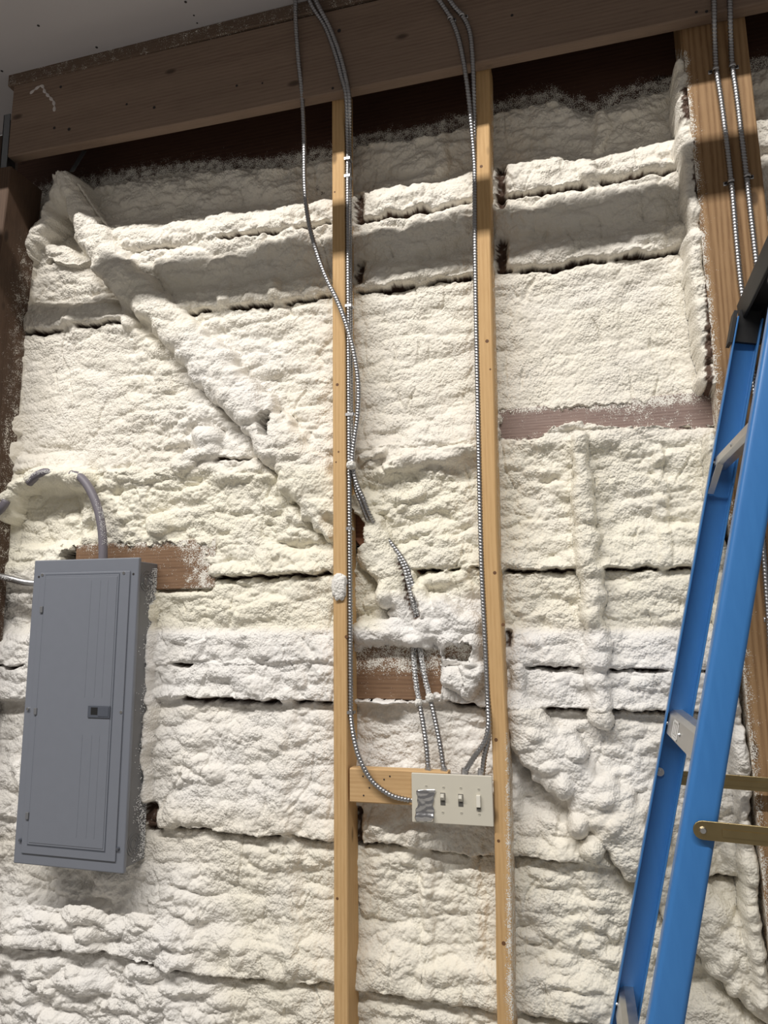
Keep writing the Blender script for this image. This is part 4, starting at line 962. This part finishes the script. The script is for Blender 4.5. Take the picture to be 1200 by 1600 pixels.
# beads of overspray on the cables below the brace
for cb_, pts, cnt, sd in [(cB, [P(646, 1000, -.009), P(648, 1050, -.018), P(656, 1105, -.034)], 700, 7), (cC, [P(655, 1000, -.01), P(662, 1050, -.02), P(673, 1095, -.032)], 700, 8),
                          (cB, [P(633, 890, -.017), P(645, 940, -.018), P(648, 960, -.014)], 350, 9), (cC, [P(638, 890, -.017), P(652, 942, -.018), P(655, 962, -.014)], 350, 10)]:
    beads_on(cb_, pts, .006, cnt, sd, (-3.4, .4))

# ------------------------------------------------------------------ blue stepladder
LZ = 2.36
def near(z): t = (z - 1.5); return np.array([.198 + .242 * t, -.57 + .046 * (z - 1.5), z])
def far(z): t = (z - 1.5); return np.array([.183 + .235 * t, -.135 - .040 * (z - 1.5), z])
lad = empty('step_ladder', (.35, -.36, 0.0), 'tall blue fibreglass stepladder standing at the right edge', 'ladder')
def channel(name, fn, z0, z1, inward, mat, parent, wid=.056, fl=.033, th=.0038):
    """C section: web across X, flanges pointing towards `inward` (+1 = to the wall)"""
    w2 = wid / 2; r = .010; prof = []
    outer = []
    outer += [(-w2, fl)]
    outer += [(-w2 + r - r * math.cos(t), r - r * math.sin(t)) for t in np.linspace(0, math.pi / 2, 7)]
    outer += [(w2 - r + r * math.sin(t), r - r * math.cos(t)) for t in np.linspace(0, math.pi / 2, 5)]
    outer += [(w2, fl)]
    inner = [(w2 - th, fl), (w2 - th, th), (-w2 + th, th), (-w2 + th, fl)]
    prof = outer + inner
    pts = [fn(z) for z in (z0, z1)]
    t = pts[1] - pts[0]; t /= np.linalg.norm(t); sx = np.array([1., 0, 0]); sx -= t * sx.dot(t); sx /= np.linalg.norm(sx); ny_ = np.cross(t, sx)
    if ny_[1] * inward < 0: ny_ = -ny_
    vv = [p + sx * a + ny_ * b for p in pts for a, b in prof]; k = len(prof)
    f = [(j, (j + 1) % k, k + (j + 1) % k, k + j) for j in range(k)] + [tuple(range(k))[::-1], tuple(range(k, 2 * k))]
    o = mesh(name, vv, f, mat, parent)
    import bmesh
    bm = bmesh.new(); bm.from_mesh(o.data); bmesh.ops.recalc_face_normals(bm, faces=bm.faces); bm.to_mesh(o.data); bm.free()
    return bevel(o, .0012, 2)
nearrail = channel('rear_rail', near, .03, LZ, 1, MAT['blue'], lad)
farrail = channel('rear_rail', far, .03, LZ, -1, MAT['blue'], lad)
TOPX = near(LZ)[0]
def fnear(z): t = LZ - z; return np.array([TOPX + .17 + .36 * t, near(z)[1] - .004, z])
def ffar(z): t = LZ - z; return np.array([TOPX + .17 + .36 * t, far(z)[1] + .004, z])
channel('front_rail', fnear, .03, LZ, 1, MAT['blue'], lad, .075, .03); channel('front_rail', ffar, .03, LZ, -1, MAT['blue'], lad, .075, .03)
for fn in (near, far, fnear, ffar):
    p = fn(.03); MB().box((p[0] - .045, p[1] - .022, 0.0), (p[0] + .045, p[1] + .022, .035), .004).build('foot', MAT['black'], lad)
# steps of the climbing side (right of the picture)
for i in range(1, 8):
    z = LZ - .305 * i + .01
    if z < .15: break
    a, b = ffar(z), fnear(z)
    st_ = bevel(MB().box((a[0] - .04, b[1] + .004, z - .006), (a[0] + .04, a[1] - .004, z)).box((a[0] - .04, b[1] + .004, z - .03), (a[0] - .037, a[1] - .004, z - .006)).box((a[0] + .037, b[1] + .004, z - .03), (a[0] + .04, a[1] - .004, z - .006)).build('step', MAT['alu'], lad), .001, 1)
# cross members of the rear side: channel bar between the rails with knee braces
def member(zc, hgt, name='rear_crossbar', fwd=-.012):
    a, b = far(zc), near(zc)
    prof = [(-hgt / 2, .0), (-hgt / 2 + .006, -.010), (hgt / 2 - .006, -.010), (hgt / 2, 0), (hgt / 2, .02), (hgt / 2 - .003, .02), (hgt / 2 - .003, .004), (-hgt / 2 + .003, .004), (-hgt / 2 + .003, .02), (-hgt / 2, .02)]
    vv = []
    for p in (a + np.array([0, -.004, 0]), b + np.array([0, .004, 0])):
        for q, d_ in prof: vv.append((p[0] + d_ + fwd + q * .23, p[1], p[2] + q))
    k = len(prof); f = [(j, (j + 1) % k, k + (j + 1) % k, k + j) for j in range(k)] + [tuple(range(k))[::-1], tuple(range(k, 2 * k))]
    o = mesh(name, vv, f, MAT['alu'], lad)
    import bmesh
    bm = bmesh.new(); bm.from_mesh(o.data); bmesh.ops.recalc_face_normals(bm, faces=bm.faces); bm.to_mesh(o.data); bm.free()
    return o
def zfar(v, u): return P(u, v, -.14)[2]
zA, zB, zC = zfar(728, 1110), zfar(1128, 1042), zfar(1568, 955)
for zc, hh in ((zA, .032), (zB, .055), (zC, .055), (zC - .61, .055)):
    if zc < .1: continue
    mm = member(zc, hh)
    a, b = far(zc), near(zc)
    for s_, p, o_ in ((1, a, -.07), (-1, b, .07)) if zc == zA else ():
        q0 = p + np.array([-.02, -.006 * s_, -.07]) + np.array([-.016, 0, 0]) * 0; q0[0] = (far(zc - .07) if s_ > 0 else near(zc - .07))[0] - .016; q1 = p + np.array([-.016, o_, -.012])
        MB().sweep([q0, q1], [(-.007, -.0012), (.007, -.0012), (.007, .0012), (-.007, .0012)], (1, 0, 0)).build('knee_brace', MAT['alu'], lad)
    for fy in (.06, .5, .94):
        p = a * (1 - fy) + b * fy; MB().cyl((p[0] - .022, p[1], p[2]), (p[0] - .0255, p[1], p[2] - .0008), .0042, 10).build('rivet', MAT['steel'], lad)
# printed sticker on the middle crossbar
a, b = far(zB), near(zB)
def on_bar(fy, fz): p = a * (1 - fy) + b * fy; return np.array([p[0] - .0225 + fz * .055 * .23 , p[1], p[2] + fz * .055])
stv = MB()
for (y0, y1, q0, q1) in [(.25, .43, -.34, -.27), (.25, .43, .27, .34), (.25, .275, -.34, .34), (.405, .43, -.34, .34), (.30, .325, -.15, .2), (.35, .375, -.15, .2), (.29, .39, -.24, -.19)]:
    n0 = [on_bar(y0, q0), on_bar(y1, q0), on_bar(y1, q1), on_bar(y0, q1)]; stv.add([p for p in n0] + [p + np.array([-.0004, 0, 0]) for p in n0], [(0, 1, 2, 3), (7, 6, 5, 4), (0, 1, 5, 4), (1, 2, 6, 5), (2, 3, 7, 6), (3, 0, 4, 7)])
stv.build('sticker_print', MAT['sticker'], lad)
# bronze spreader bars
def spreader(p0, ang, length, name, yoff):
    prof = []; hw, th = .0155, .004
    d_ = np.array([math.cos(ang), 0, math.sin(ang)]); n_ = np.array([-math.sin(ang), 0, math.cos(ang)])
    out = [(-.0155 * math.sin(t), .0155 * math.cos(t)) for t in np.linspace(0, math.pi, 9)]
    outline = [(length, hw)] + out + [(length, -hw)]
    vv = [p0 + d_ * a_ + n_ * b_ + np.array([0, y_, 0]) for y_ in (-th / 2, th / 2) for a_, b_ in outline]; k = len(outline)
    f = [tuple(range(k)), tuple(range(2 * k - 1, k - 1, -1))] + [(j, k + j, k + (j + 1) % k, (j + 1) % k) for j in range(k)]
    o = mesh(name, vv, f, MAT['bronze'], lad); bevel(o, .0012, 2)
    rib = [(.03, .0045), (length, .0045), (length, -.0065), (.03, -.0065)]
    vv = [p0 + d_ * a_ + n_ * b_ + np.array([0, y_, 0]) for y_ in (-th / 2 - .002, -th / 2) for a_, b_ in rib]
    r_ = MB().add(vv, [(0, 1, 2, 3), (0, 4, 5, 1), (1, 5, 6, 2), (2, 6, 7, 3), (3, 7, 4, 0)]).build('pressed_rib', MAT['bronze'], o); 
    MB().cyl(p0 + np.array([0, -th / 2, 0]), p0 + np.array([0, -th / 2 - .004, 0]), .0065, 16, .0045).build('rivet', MAT['steel'], o)
pn = P(1098, 1297, near(1.3)[1] - .008); zs_ = pn[2]
spreader(pn, -0.045, .80, 'spreader_bar', 0)
pf = far(zs_); spreader(np.array([pf[0] + .004, pf[1] + .007, zs_]), -0.04, .80, 'spreader_bar', 0)
p = P(1031, 1206, far(1.35)[1] - .006); MB().cyl((p[0], p[1] + .004, p[2]), (p[0], p[1] - .004, p[2]), .0065, 16, .0045).build('rivet', MAT['steel'], lad)
MB().cyl((p[0], p[1] + .004, p[2]), (p[0], p[1] - .001, p[2]), .0095, 16).build('washer', MAT['strap'], lad)
# black top cap with side brackets
ya, yb = far(LZ)[1] + .03, near(LZ)[1] - .03
capm = MB()
prof = [(-.034, LZ + .004), (-.036, LZ + .03), (-.036, LZ + .055), (-.03, LZ + .066), (.20, LZ + .066), (.21, LZ + .055), (.21, LZ + .03), (.20, LZ + .004), (.192, LZ + .004), (.20, LZ + .05), (-.026, LZ + .05), (-.027, LZ + .004)]
vv = [(TOPX + a_, y_, z_) for y_ in (ya, yb) for a_, z_ in prof]; k = len(prof)
capm.add(vv, [(j, (j + 1) % k, k + (j + 1) % k, k + j) for j in range(k)] + [tuple(range(k))[::-1], tuple(range(k, 2 * k))])
capo = capm.build('top_cap', MAT['black'], lad); bevel(capo, .003, 2)
for y_, s_ in ((ya, -1), (yb, 1)):
    MB().add([(TOPX + a_, y_ + d_, z_) for d_ in (0, s_ * .006) for a_, z_ in ((-.034, LZ + .004), (-.036, LZ + .055), (.21, LZ + .055), (.20, LZ + .004))], [(0, 1, 2, 3), (7, 6, 5, 4), (0, 4, 5, 1), (1, 5, 6, 2), (2, 6, 7, 3), (3, 7, 4, 0)]).build('cap_end', MAT['black'], lad)
for fn, s_ in ((far, -1), (near, 1)):
    q1 = fn(LZ + .02); q0 = fn(LZ - .055)
    for off in (-.034, .034):
        MB().sweep([q0 + np.array([off, s_ * .010, 0]), q1 + np.array([off, s_ * .010, 0])], [(-.004, -.022), (.004, -.022), (.004, .022), (-.004, .022)], (1, 0, 0)).build('hinge_bracket', MAT['black'], lad)
    MB().sweep([q0 + np.array([0, s_ * .012, .0]), q1 + np.array([0, s_ * .012, 0])], [(-.024, -.006), (.024, -.006), (.024, .006), (-.024, .006)], (1, 0, 0)).build('hinge_block', MAT['black'], lad)
